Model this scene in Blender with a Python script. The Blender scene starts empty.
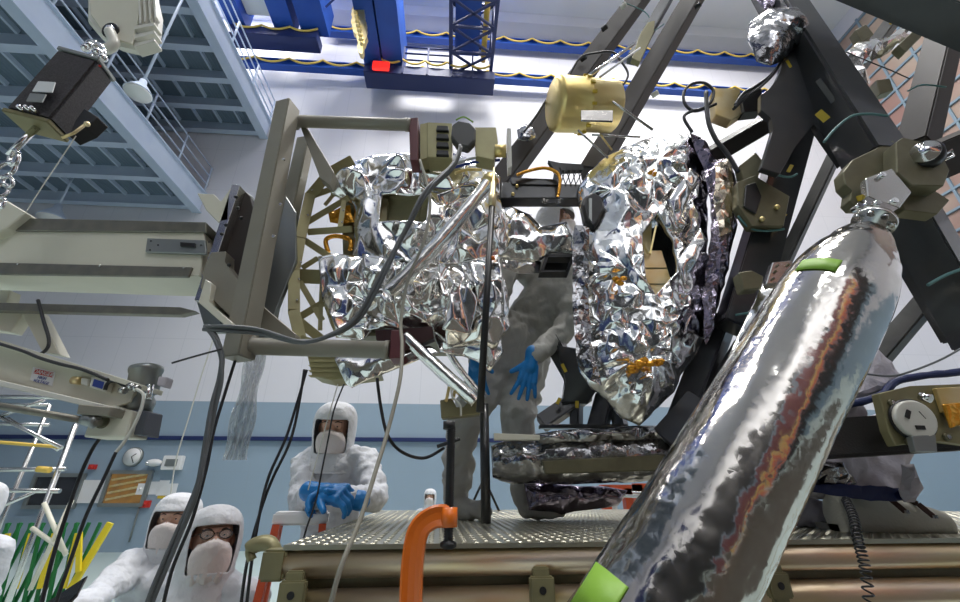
import bpy, bmesh, math, random
from mathutils import Vector, Matrix, geometry, noise
rnd = random.Random(7)
SC = bpy.context.scene
COL = SC.collection
# ---------------------------------------------------------------- camera
F = 420.0; TH = math.radians(24.2); CZ = 1.9
ct, st = math.cos(TH), math.sin(TH)
cd = bpy.data.cameras.new('camera'); cam = bpy.data.objects.new('camera', cd); COL.objects.link(cam)
cam.location = (0, 0, CZ); cam.rotation_euler = (math.pi/2 + TH, 0, 0)
cd.sensor_width = 36; cd.lens = F/960*36; cd.clip_start = .02; cd.clip_end = 300
SC.camera = cam
# ---------------------------------------------------------------- light and exposure
SC.view_settings.view_transform = 'Standard'; SC.view_settings.look = 'None'
SC.view_settings.gamma = 1; SC.view_settings.exposure = 0.0
w = bpy.data.worlds.new('world'); SC.world = w; w.use_nodes = True
w.node_tree.nodes['Background'].inputs[0].default_value = (.80, .88, 1, 1)
w.node_tree.nodes['Background'].inputs[1].default_value = .55
def area(name, loc, rot, sx, sy, e, col=(1, 1, 1)):
    l = bpy.data.lights.new(name, 'AREA'); l.shape = 'RECTANGLE'; l.size = sx; l.size_y = sy; l.energy = e; l.color = col
    o = bpy.data.objects.new(name, l); COL.objects.link(o); o.location = loc; o.rotation_euler = rot
    return o
for i, (x, y) in enumerate([(-8, 2), (6, 2), (-1, 10), (12, 10), (-14, 12)]):
    area('high_bay_light', (x, y, 27.6), (0, 0, 0), 5, 3, 2700, (1, .98, .95))
area('high_bay_light', (4, -9, 20), (math.radians(-35), 0, 0), 5, 4, 1500, (.95, .97, 1))
area('fill_light', (-2.6, -2.2, 3.9), (math.radians(-62), 0, math.radians(-35)), 1.3, .9, 32, (1, .97, .92))  # unseen fill lamp added behind the camera, left side
area('fill_light', (2.4, -1.8, 4.3), (math.radians(-60), 0, math.radians(38)), 1.1, .8, 22, (.93, .96, 1))  # second added fill, behind the camera at right

# ---------------------------------------------------------------- geometry helpers
def dirpx(px, py):
    u = (px-480)/F; v = (301-py)/F
    return Vector((u, ct - st*v, st + ct*v))
def P(px, py, Y):
    """the world point seen at a photo pixel, at world distance Y in front of the camera"""
    d = dirpx(px, py); return Vector((0, 0, CZ)) + d*(Y/d.y)
def mpp(p):
    """metres per photo pixel at a world point"""
    q = Vector(p) - Vector((0, 0, CZ)); return (q.y*ct + q.z*st)/F
def Rm(x, y, z, a=.07):
    return Vector((x*math.cos(a) - y*math.sin(a), x*math.sin(a) + y*math.cos(a), z))
def onwall(px, py, yp, a=.07):
    """room-frame x and z of the pixel's ray on the plane y'=yp"""
    d = dirpx(px, py); n = Vector((-math.sin(a), math.cos(a), 0)); t = yp/d.dot(n); q = d*t
    return q.dot(Vector((math.cos(a), math.sin(a), 0))), q.z + CZ

def wloc(o):
    v = Vector((0, 0, 0))
    while o is not None: v = v + o.location; o = o.parent
    return v
class MB:
    def __init__(s): s.bm = bmesh.new()
    def face(s, vs, mi=0):
        try: f = s.bm.faces.new(vs); f.material_index = mi; return f
        except ValueError: return None
    def hexa(s, c, mi=0, bev=0):
        v = [s.bm.verts.new(p) for p in c]; fs = []
        for q in ((0,3,2,1),(4,5,6,7),(0,1,5,4),(1,2,6,5),(2,3,7,6),(3,0,4,7)):
            f = s.face([v[i] for i in q], mi)
            if f: fs.append(f)
        if bev:
            es = list({e for f in fs for e in f.edges})
            bmesh.ops.bevel(s.bm, geom=es, offset=bev, segments=2, affect='EDGES', material=-1)
        return s
    def box(s, lo, hi, mi=0, bev=0, fn=None):
        (a, b, c), (d, e, f) = lo, hi
        pts = [(a,b,c),(d,b,c),(d,e,c),(a,e,c),(a,b,f),(d,b,f),(d,e,f),(a,e,f)]
        if fn: pts = [fn(*p) for p in pts]
        return s.hexa([Vector(p) for p in pts], mi, bev)
    def beam(s, p0, p1, w, d, roll=0, mi=0, bev=0, ref=None, w1=None, d1=None):
        p0, p1 = Vector(p0), Vector(p1); a = (p1-p0).normalized()
        r = Vector(ref) if ref else ((p0+p1)/2 - Vector((0, 0, CZ)))
        sd = a.cross(r)
        if sd.length < 1e-5: sd = a.cross(Vector((1, .01, 0)))
        sd.normalize(); n = sd.cross(a).normalized()
        if roll:
            m = Matrix.Rotation(roll, 3, a); sd = m @ sd; n = m @ n
        w1 = w1 or w; d1 = d1 or d; c = []
        for p, ww, dd in ((p0, w, d), (p1, w1, d1)):
            for i, j in ((-1,-1),(1,-1),(1,1),(-1,1)): c.append(p + sd*i*ww/2 + n*j*dd/2)
        return s.hexa(c, mi, bev)
    def rings(s, rings, mi=0, caps=True, closed=True, smooth=True):
        vs = [[s.bm.verts.new(p) for p in r] for r in rings]; n = len(vs[0])
        for a, b in zip(vs, vs[1:]):
            for i in range(n if closed else n-1):
                f = s.face([a[i], a[(i+1) % n], b[(i+1) % n], b[i]], mi)
                if f: f.smooth = smooth
        if caps: s.face(vs[0][::-1], mi); s.face(vs[-1], mi)
        return s
    def tube(s, pts, r, seg=8, mi=0, caps=True, disp=None):
        pts = [Vector(p) for p in pts]; n = len(pts)
        rs = r if isinstance(r, (list, tuple)) else [r]*n
        t = [(pts[min(i+1, n-1)] - pts[max(i-1, 0)]).normalized() for i in range(n)]
        u = t[0].orthogonal().normalized(); out = []
        for i in range(n):
            u = (u - t[i]*u.dot(t[i])); u = u.normalized() if u.length > 1e-6 else t[i].orthogonal().normalized()
            v = t[i].cross(u); ring = []
            for k in range(seg):
                an = 2*math.pi*k/seg; d = u*math.cos(an) + v*math.sin(an)
                p = pts[i] + d*rs[i]
                if disp: p = p + d*disp(p)
                ring.append(p)
            out.append(ring)
        return s.rings(out, mi, caps)
    def cyl(s, p0, p1, r, seg=16, mi=0, r1=None, caps=True):
        return s.tube([p0, p1], [r, r if r1 is None else r1], seg, mi, caps)
    def lathe(s, p, axis, prof, seg=20, mi=0):
        """prof: list of (distance along axis, radius)"""
        a = Vector(axis).normalized(); u = a.orthogonal().normalized(); v = a.cross(u)
        return s.rings([[Vector(p)+a*h+(u*math.cos(2*math.pi*k/seg)+v*math.sin(2*math.pi*k/seg))*max(r, 1e-4) for k in range(seg)] for h, r in prof], mi)
    def ball(s, c, r, mi=0, seg=14, sc=(1,1,1), M=None):
        c = Vector(c); out = []
        for i in range(seg//2+1):
            th = math.pi*i/(seg//2); ring = []
            for k in range(seg):
                ph = 2*math.pi*k/seg
                q = Vector((math.sin(th)*math.cos(ph)*sc[0], math.sin(th)*math.sin(ph)*sc[1], math.cos(th)*sc[2]))*r
                if i in (0, seg//2): q += Vector((math.cos(ph), math.sin(ph), 0))*r*1e-3
                if M: q = M @ q
                ring.append(c+q)
            out.append(ring)
        return s.rings(out, mi)
    def prism(s, poly, Y, th, mi=0, bev=0, dirn=None):
        """poly: photo pixels of an outline standing at distance Y (number or one per point), extruded th metres away"""
        pts = [P(x, y, Y if isinstance(Y, (int, float)) else Y[i]) for i, (x, y) in enumerate(poly)]
        return s.slab(pts, (Vector(dirn) if dirn else Vector((0, 1, 0)))*th, mi, bev)
    def slab(s, pts, ex, mi=0, bev=0):
        ex = Vector(ex)
        a = [s.bm.verts.new(Vector(p)) for p in pts]; b = [s.bm.verts.new(Vector(p)+ex) for p in pts]
        n = len(a); fs = [s.face(a, mi), s.face(b[::-1], mi)]
        for i in range(n): fs.append(s.face([a[i], b[i], b[(i+1) % n], a[(i+1) % n]], mi))
        if bev:
            es = list({e for f in fs if f for e in f.edges})
            bmesh.ops.bevel(s.bm, geom=es, offset=bev, segments=1, affect='EDGES', material=-1)
        return s
    def bolts(s, pts, r=.006, h=.006, d=(0,-1,0), mi=0):
        for p in pts: s.cyl(Vector(p), Vector(p)+Vector(d)*h, r, 8, mi)
        return s
    def build(s, name, mats, parent=None, origin=None, smooth=None, recalc=True):
        if recalc: bmesh.ops.recalc_face_normals(s.bm, faces=s.bm.faces)
        if parent is not None: off = wloc(parent)
        elif origin is not None: off = Vector(origin)
        else:
            cs = [v.co for v in s.bm.verts]
            off = Vector(((min(c.x for c in cs)+max(c.x for c in cs))/2, (min(c.y for c in cs)+max(c.y for c in cs))/2, min(c.z for c in cs)))
        for v in s.bm.verts: v.co -= off
        me = bpy.data.meshes.new(name); s.bm.to_mesh(me); s.bm.free()
        for m in (mats if isinstance(mats, (list, tuple)) else [mats]): me.materials.append(m)
        if smooth is not None:
            for p in me.polygons: p.use_smooth = smooth
        o = bpy.data.objects.new(name, me); COL.objects.link(o)
        if parent is not None: o.parent = parent
        else: o.location = off
        return o
def tag(o, label=None, cat=None, group=None, kind=None):
    if label: o['label'] = label
    if cat: o['category'] = cat
    if group: o['group'] = group
    if kind: o['kind'] = kind
    return o
def thing(name, loc, label, cat, group=None):
    o = bpy.data.objects.new(name, None); COL.objects.link(o); o.location = loc; o.empty_display_size = .1
    return tag(o, label, cat, group)
def struct(o): o['kind'] = 'structure'; return o
def copy_tree(o, parent=None, off=None):
    c = o.copy(); COL.objects.link(c); c.parent = parent
    if off is not None: c.location = o.location + Vector(off)
    for ch in [x for x in list(COL.objects) if x.parent == o]: copy_tree(ch, c)
    return c
def spline(pts, n=8):
    pts = [Vector(p) for p in pts]; out = []
    for i in range(len(pts)-1):
        a = pts[max(i-1, 0)]; b = pts[i]; c = pts[i+1]; d = pts[min(i+2, len(pts)-1)]
        for k in range(n):
            t = k/n
            out.append(.5*((2*b)+(c-a)*t+(2*a-5*b+4*c-d)*t*t+(3*b-a-3*c+d)*t**3))
    return out+[pts[-1]]
def pxs(pts, Y=None): return [P(p[0], p[1], p[2] if len(p) > 2 else Y) for p in pts]

# ---------------------------------------------------------------- materials
def facets(nt, tc, b, scl, stg, stretch, prev):
    """flat little facets of crinkled film: every cell tilts the surface its own way"""
    N, L = nt.nodes, nt.links
    mp = N.new('ShaderNodeMapping'); mp.inputs['Scale'].default_value = stretch; L.new(tc.outputs['Object'], mp.inputs[0])
    wn = N.new('ShaderNodeTexNoise'); wn.inputs['Scale'].default_value = scl*.35; wn.inputs['Detail'].default_value = 0; L.new(mp.outputs[0], wn.inputs['Vector'])
    ad = N.new('ShaderNodeVectorMath'); ad.operation = 'MULTIPLY_ADD'; L.new(wn.outputs['Color'], ad.inputs[0]); ad.inputs[1].default_value = (1.1/scl,)*3; L.new(mp.outputs[0], ad.inputs[2])
    vo = N.new('ShaderNodeTexVoronoi'); vo.inputs['Scale'].default_value = scl; L.new(ad.outputs[0], vo.inputs['Vector'])
    sb = N.new('ShaderNodeVectorMath'); sb.operation = 'SUBTRACT'; L.new(vo.outputs['Color'], sb.inputs[0]); sb.inputs[1].default_value = (.5, .5, .5)
    ge = N.new('ShaderNodeNewGeometry')
    ma = N.new('ShaderNodeVectorMath'); ma.operation = 'MULTIPLY_ADD'; L.new(sb.outputs[0], ma.inputs[0]); ma.inputs[1].default_value = (stg,)*3
    L.new(prev.outputs[0] if prev else ge.outputs['Normal'], ma.inputs[2])
    nm = N.new('ShaderNodeVectorMath'); nm.operation = 'NORMALIZE'; L.new(ma.outputs[0], nm.inputs[0]); return nm
def mat(name, col, rough=.5, metal=0, bump=None, var=None, spec=None, emit=None, alpha=None, trans=None, coat=None):
    """bump: (kind, scale, strength[, distance]); var: (colour2, scale, detail[, stretch])"""
    m = bpy.data.materials.new(name); m.use_nodes = True; nt = m.node_tree; N, L = nt.nodes, nt.links
    b = N['Principled BSDF']
    b.inputs['Base Color'].default_value = (*col, 1); b.inputs['Roughness'].default_value = rough; b.inputs['Metallic'].default_value = metal
    if spec is not None: b.inputs['Specular IOR Level'].default_value = spec
    if coat is not None: b.inputs['Coat Weight'].default_value = coat
    if emit: b.inputs['Emission Color'].default_value = (*emit[0], 1); b.inputs['Emission Strength'].default_value = emit[1]
    if alpha is not None: b.inputs['Alpha'].default_value = alpha
    if trans is not None: b.inputs['Transmission Weight'].default_value = trans
    tc = N.new('ShaderNodeTexCoord')
    if var:
        mp = N.new('ShaderNodeMapping'); L.new(tc.outputs['Object'], mp.inputs[0])
        if len(var) > 3: mp.inputs['Scale'].default_value = var[3]
        nz = N.new('ShaderNodeTexNoise'); nz.inputs['Scale'].default_value = var[1]; nz.inputs['Detail'].default_value = var[2]
        L.new(mp.outputs[0], nz.inputs['Vector'])
        rp = N.new('ShaderNodeValToRGB'); rp.color_ramp.elements[0].position = .35; rp.color_ramp.elements[1].position = .65
        rp.color_ramp.elements[0].color = (*col, 1); rp.color_ramp.elements[1].color = (*var[0], 1)
        L.new(nz.outputs['Fac'], rp.inputs[0]); L.new(rp.outputs[0], b.inputs['Base Color'])
    if bump:
        kinds = bump if isinstance(bump, list) else [bump]; prev = None
        for bp in kinds:
            kd, scl, stg = bp[:3]
            if kd == 'voronoi':
                t = N.new('ShaderNodeTexVoronoi'); t.inputs['Scale'].default_value = scl; src = t.outputs['Distance']
                wn = N.new('ShaderNodeTexNoise'); wn.inputs['Scale'].default_value = scl*.4; wn.inputs['Detail'].default_value = 1
                ad = N.new('ShaderNodeVectorMath'); ad.operation = 'MULTIPLY_ADD'
                L.new(wn.outputs['Color'], ad.inputs[0]); ad.inputs[1].default_value = (1.2/scl,)*3 if False else (.8*2/scl,)*3
                L.new(tc.outputs['Object'], ad.inputs[2]); L.new(tc.outputs['Object'], wn.inputs['Vector']); L.new(ad.outputs[0], t.inputs['Vector'])
            elif kd == 'facet':
                prev = facets(nt, tc, b, scl, stg, bp[3] if len(bp) > 3 else (1, 1, 1), prev); continue
            elif kd == 'noise':
                t = N.new('ShaderNodeTexNoise'); t.inputs['Scale'].default_value = scl; t.inputs['Detail'].default_value = 3; src = t.outputs['Fac']
                if len(bp) > 4:
                    mp2 = N.new('ShaderNodeMapping'); mp2.inputs['Scale'].default_value = bp[4]
                    L.new(tc.outputs['Object'], mp2.inputs[0]); L.new(mp2.outputs[0], t.inputs['Vector'])
                else: L.new(tc.outputs['Object'], t.inputs['Vector'])
            elif kd == 'wave':
                t = N.new('ShaderNodeTexWave'); t.inputs['Scale'].default_value = scl; src = t.outputs['Fac']
                t.bands_direction = bp[4] if len(bp) > 4 else 'Z'; L.new(tc.outputs['Object'], t.inputs['Vector'])
            bn = N.new('ShaderNodeBump'); bn.inputs['Strength'].default_value = stg; bn.inputs['Distance'].default_value = bp[3] if len(bp) > 3 else .01
            L.new(src, bn.inputs['Height'])
            if prev: L.new(prev.outputs[0], bn.inputs['Normal'])
            prev = bn
        L.new(prev.outputs[0], b.inputs['Normal'])
    return m
M = {}
M['foil'] = mat('silver_foil', (.97, .96, .94), .14, 1, [('noise', 9, .12, .02), ('facet', 11, .11, (1, 1, .6)), ('facet', 32, .07, (1, 1, .6))])
M['foil_bright'] = mat('bright_tube_foil', (.93, .92, .89), .20, 1, [('noise', 12, .3, .012), ('facet', 40, .07)])
M['foil_fine'] = mat('fine_crinkled_foil', (.92, .93, .92), .15, 1, [('facet', 14, .16, (1, 1, .4)), ('facet', 40, .20, (1, 1, .45))])
M['olive_frame'] = mat('yellowish_olive_metal', (.40, .37, .19), .42, .25, var=((.34, .31, .16), 7, 3))
M['foil_smooth'] = mat('tube_foil', (.50, .475, .44), .13, 1, [('noise', 9, .10, .02), ('facet', 26, .045, (1, 1, 1)), ('facet', 90, .05)])
M['foil_dark'] = mat('smoky_foil', (.36, .36, .37), .17, 1, [('noise', 14, .5, .02), ('facet', 14, .35), ('facet', 45, .15)])
M['foil_violet'] = mat('violet_dark_foil', (.26, .23, .29), .18, 1, [('noise', 14, .5, .02), ('facet', 14, .4, (1, 1, .5)), ('facet', 45, .2)])
M['foil_beige'] = mat('beige_foil', (.80, .70, .55), .25, 1, [('facet', 30, .5)])
M['gold'] = mat('gold_plating', (.88, .68, .26), .40, .9, ('noise', 9, .12, .02), var=((.92, .77, .40), 4, 2))
M['gold_dull'] = mat('matt_gold_panel', (.78, .58, .24), .36, .7, var=((.84, .70, .42), 9, 2))
M['amber'] = mat('amber_film', (.80, .38, .04), .25, .6, ('voronoi', 60, .5, .006))
M['olive'] = mat('olive_painted_metal', (.27, .245, .125), .42, .35, var=((.22, .20, .11), 7, 3))
M['olive_dark'] = mat('dark_olive_metal', (.15, .14, .085), .45, .4, var=((.19, .18, .11), 12, 3))
M['taupe'] = mat('taupe_paint', (.25, .235, .19), .42, .1, ('noise', 160, .06, .003), var=((.27, .255, .205), 8, 3))
M['maroon'] = mat('maroon_bracket', (.13, .035, .04), .45)
M['cream'] = mat('cream_paint', (.72, .70, .58), .42, 0, ('noise', 90, .04, .004), var=((.66, .64, .53), 3, 3))
M['cream_white'] = mat('pale_cream_enamel', (.70, .69, .62), .35, 0)
M['railgrey'] = mat('dull_steel_rail', (.23, .22, .18), .42, .6, var=((.18, .175, .15), 20, 3))
M['steel'] = mat('bright_steel', (.62, .62, .60), .25, 1)
M['steelgrey'] = mat('grey_steel', (.30, .32, .31), .38, .7)
M['chrome'] = mat('polished_chrome', (.8, .8, .8), .12, 1)
M['black'] = mat('black_paint', (.012, .012, .013), .45)
M['speckle'] = mat('speckled_black_case', (.030, .027, .030), .6, 0, ('noise', 260, .25, .003), var=((.06, .055, .06), 180, 2))
M['rubber'] = mat('black_cable_sheath', (.022, .022, .025), .42)
M['cablegrey'] = mat('grey_cable_sheath', (.11, .12, .125), .4)
M['cabletan'] = mat('tan_grey_cable_sheath', (.28, .27, .22), .55)
M['cablewhite'] = mat('white_cable_sheath', (.62, .62, .56), .45)
M['teal'] = mat('teal_lacing_cord', (.10, .24, .24), .5)
M['carbon'] = mat('charcoal_composite', (.030, .032, .036), .30, .0, ('noise', 40, .05, .004), var=((.040, .041, .043), 10, 3), coat=.3)
M['carbonbrown'] = mat('brownish_composite', (.050, .042, .038), .5, 0, ('noise', 60, .05, .004), spec=.25, var=((.05, .043, .04), 10, 3))
M['carbongrey'] = mat('grey_composite', (.065, .067, .065), .45, 0, spec=.3, var=((.095, .095, .09), 9, 3))
M['yellow'] = mat('yellow_tape', (.62, .45, .04), .5)
M['greentape'] = mat('green_tape', (.22, .42, .04), .5, 0, ('noise', 30, .2, .006))
M['white'] = mat('white_paint', (.8, .8, .8), .5)
M['paper'] = mat('white_paper', (.72, .74, .76), .8)
M['blueprint'] = mat('blue_label_ink', (.03, .06, .3), .6)
M['red'] = mat('red_paint', (.55, .03, .02), .45)
M['redorange'] = mat('red_orange_fibreglass', (.62, .09, .03), .45)
M['orange'] = mat('orange_enamel', (.80, .17, .008), .33, 0, ('noise', 25, .15, .005), coat=.3)
M['craneblue'] = mat('crane_blue', (.006, .055, .30), .5, 0, var=((.008, .07, .36), .7, 3))
M['navy'] = mat('navy_blue_paint', (.010, .022, .10), .5)
M['craneyellow'] = mat('crane_yellow', (.75, .52, .10), .5)
M['mezz'] = mat('pale_blue_steel_paint', (.50, .59, .74), .5, 0, var=((.55, .64, .78), 1.3, 3))
M['mezzdark'] = mat('slate_blue_decking', (.15, .21, .27), .55, 0, ('wave', 2.2, .25, .05, 'X'), var=((.17, .23, .29), .8, 3))
M['wall'] = None
M['window'] = mat('dark_window_glass', (.035, .035, .04), .08, 0, spec=.6)
M['amberglass'] = mat('amber_lit_window', (.22, .11, .03), .2, 0, emit=((.5, .27, .07), .25), var=((.05, .03, .02), 2.4, 2))
M['suit'] = mat('white_cleanroom_fabric', (.62, .64, .68), .8, 0, [('noise', 7, .9, .05), ('noise', 26, .45, .012)])
M['hood'] = mat('white_hood_fabric', (.68, .69, .72), .8, 0, [('noise', 16, .8, .025)])
M['mask'] = mat('face_mask_fabric', (.74, .67, .65), .8, 0, [('noise', 30, .7, .012)])
M['suitgrey'] = mat('grey_cleanroom_fabric', (.43, .425, .40), .8, 0, [('noise', 7, .9, .05, (1, 1, .5)), ('noise', 28, .4, .010)])
M['skin'] = mat('skin', (.68, .40, .29), .5)
M['glove'] = mat('blue_nitrile_glove', (.008, .19, .52), .42, 0, [('noise', 70, .25, .004)])
M['eye'] = mat('eye_dark', (.02, .015, .012), .2)
M['canvas'] = mat('grey_boot_fabric', (.42, .42, .37), .85, 0, [('noise', 16, .4, .015), ('noise', 130, .3, .003)])
M['brown'] = mat('brown_strap', (.05, .022, .015), .5)
M['goldtube'] = mat('aged_aluminium_tube', (.72, .56, .30), .33, .8, ('noise', 9, .05, .01), var=((.74, .58, .44), 5, 3, (.4, 3, 3)))
M['greenbar'] = mat('green_barrier_paint', (.01, .16, .04), .5)
M['yellowbar'] = mat('yellow_barrier_paint', (.75, .58, .02), .5)
M['clear'] = mat('clear_plastic_film', (.8, .85, .88), .10, 0, [('facet', 26, .8, (1, 1, .4))], alpha=.5, spec=.8)
M['lilac'] = mat('pale_lilac_fabric', (.52, .49, .54), .7, 0, [('noise', 18, .5, .02)])
M['lensglass'] = mat('eyeglass_lens', (.6, .6, .6), .05, 0, alpha=.25)
M['tablet'] = mat('tablet_screen', (.012, .014, .016), .15)
M['pink'] = mat('filter_panel', (.26, .15, .13), .7, 0, var=((.36, .30, .24), .22, 2))
M['bluegrey'] = mat('blue_grey_trim', (.18, .25, .31), .5)

def wall_material():
    m = bpy.data.materials.new('clean_room_wall'); m.use_nodes = True; N, L = m.node_tree.nodes, m.node_tree.links
    b = N['Principled BSDF']; b.inputs['Roughness'].default_value = .38
    tc = N.new('ShaderNodeTexCoord'); sp = N.new('ShaderNodeSeparateXYZ'); L.new(tc.outputs['Object'], sp.inputs[0])
    def step(sock, thr):
        g = N.new('ShaderNodeMath'); g.operation = 'GREATER_THAN'; L.new(sock, g.inputs[0]); g.inputs[1].default_value = thr; return g.outputs[0]
    def mix(f, a, c):
        x = N.new('ShaderNodeMix'); x.data_type = 'RGBA'; L.new(f, x.inputs[0])
        for s, v in ((6, a), (7, c)):
            if isinstance(v, tuple): x.inputs[s].default_value = (*v, 1)
            else: L.new(v, x.inputs[s])
        return x.outputs[2]
    nz = N.new('ShaderNodeTexNoise'); nz.inputs['Scale'].default_value = .35; nz.inputs['Detail'].default_value = 3; L.new(tc.outputs['Object'], nz.inputs['Vector'])
    up = mix(nz.outputs['Fac'], (.66, .66, .72), (.74, .74, .78))
    lo = mix(nz.outputs['Fac'], (.27, .36, .45), (.30, .39, .48))
    c = mix(step(sp.outputs['Z'], 5.0), lo, up)
    br = N.new('ShaderNodeTexBrick'); br.offset = 0; br.inputs['Scale'].default_value = 1; br.inputs['Mortar Size'].default_value = .012
    br.inputs['Brick Width'].default_value = 1.2; br.inputs['Row Height'].default_value = 2.5; br.inputs['Mortar Smooth'].default_value = .2
    mp = N.new('ShaderNodeCombineXYZ'); L.new(sp.outputs['X'], mp.inputs[0]); L.new(sp.outputs['Z'], mp.inputs[1]); L.new(mp.outputs[0], br.inputs['Vector'])
    mm = N.new('ShaderNodeMath'); mm.operation = 'MULTIPLY'; L.new(br.outputs['Fac'], mm.inputs[0]); mm.inputs[1].default_value = .22
    L.new(mix(mm.outputs[0], c, (.30, .33, .38)), b.inputs['Base Color'])
    return m
M['wall'] = wall_material()
M['deck'] = mat('diamond_plate', (.44, .42, .33), .30, .75, ('noise', 30, .05, .003), var=((.36, .35, .28), 6, 3))
M['floor'] = mat('pale_green_floor', (.42, .52, .50), .35, 0, var=((.46, .55, .53), .6, 3))
M['ceil'] = mat('grey_white_ceiling', (.80, .80, .81), .7, 0, var=((.74, .74, .76), .3, 2))

# ---------------------------------------------------------------- crumpled sheet helpers
def creaser(seed, freq, amp, n=7, aniso=None):
    r = random.Random(seed); S = []
    for i in range(n):
        v = Vector((r.gauss(0, 1), r.gauss(0, 1), r.gauss(0, 1)))
        if aniso: v = Vector((v.x*aniso[0], v.y*aniso[1], v.z*aniso[2]))
        v.normalize(); q = Vector((r.gauss(0, 1), r.gauss(0, 1), r.gauss(0, 1))).normalized()
        k = r.choice([.6, 1, 1.6, 2.4]); S.append((v, freq*k, r.random(), amp/k, q, freq*k*r.uniform(.5, 1.3), r.uniform(.15, .5)))
    tot = sum(s[3] for s in S)/amp
    def f(p):
        h = 0
        for v, fr, ph, a, q, f2, w2 in S: h += a*(abs(((p.dot(v)*fr + ph + w2*math.sin(p.dot(q)*f2*3)) % 1)*2-1) - .5)
        return h/tot*2
    return f
def starfolds(stars):
    """folds radiating from pinch points: (pixel x, pixel y, Y, reach m, folds, depth)"""
    S = []
    for i, (px, py, Y, R_, k, a) in enumerate(stars):
        S.append((P(px, py, Y), R_, k, a, i*1.7))
    def f(p):
        h = 0
        for c, R_, k, a, ph in S:
            dx, dz = p.x-c.x, p.z-c.z; r = math.hypot(dx, dz)
            if r < R_*1.3:
                t = math.atan2(dz, dx); w_ = min(r/(R_*.45), 1)*max(0, 1-(r/(R_*1.3))**2)
                h += a*w_*(abs(((t/(2*math.pi)*k + ph) % 1)*2-1)-.5) - a*.6*max(0, 1-r/(R_*.45))
        return h
    return f
def inpoly(x, y, poly):
    c = False; j = len(poly)-1
    for i in range(len(poly)):
        xi, yi = poly[i]; xj, yj = poly[j]
        if (yi > y) != (yj > y) and x < (xj-xi)*(y-yi)/(yj-yi)+xi: c = not c
        j = i
    return c
def distpoly(x, y, poly):
    best = 1e9
    for i in range(len(poly)):
        ax, ay = poly[i-1]; bx, by = poly[i]; dx, dy = bx-ax, by-ay
        t = max(0, min(1, ((x-ax)*dx+(y-ay)*dy)/(dx*dx+dy*dy+1e-9)))
        best = min(best, math.hypot(x-ax-dx*t, y-ay-dy*t))
    return best
def dense(poly, step, jit, r):
    out = []
    for i in range(len(poly)):
        a = poly[i]; b = poly[(i+1) % len(poly)]; L_ = math.hypot(b[0]-a[0], b[1]-a[1]); n = max(1, int(L_/step))
        for k in range(n):
            t = k/n; j = jit if k else 0
            out.append((a[0]+(b[0]-a[0])*t + r.uniform(-j, j), a[1]+(b[1]-a[1])*t + r.uniform(-j, j)))
    return out
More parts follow.
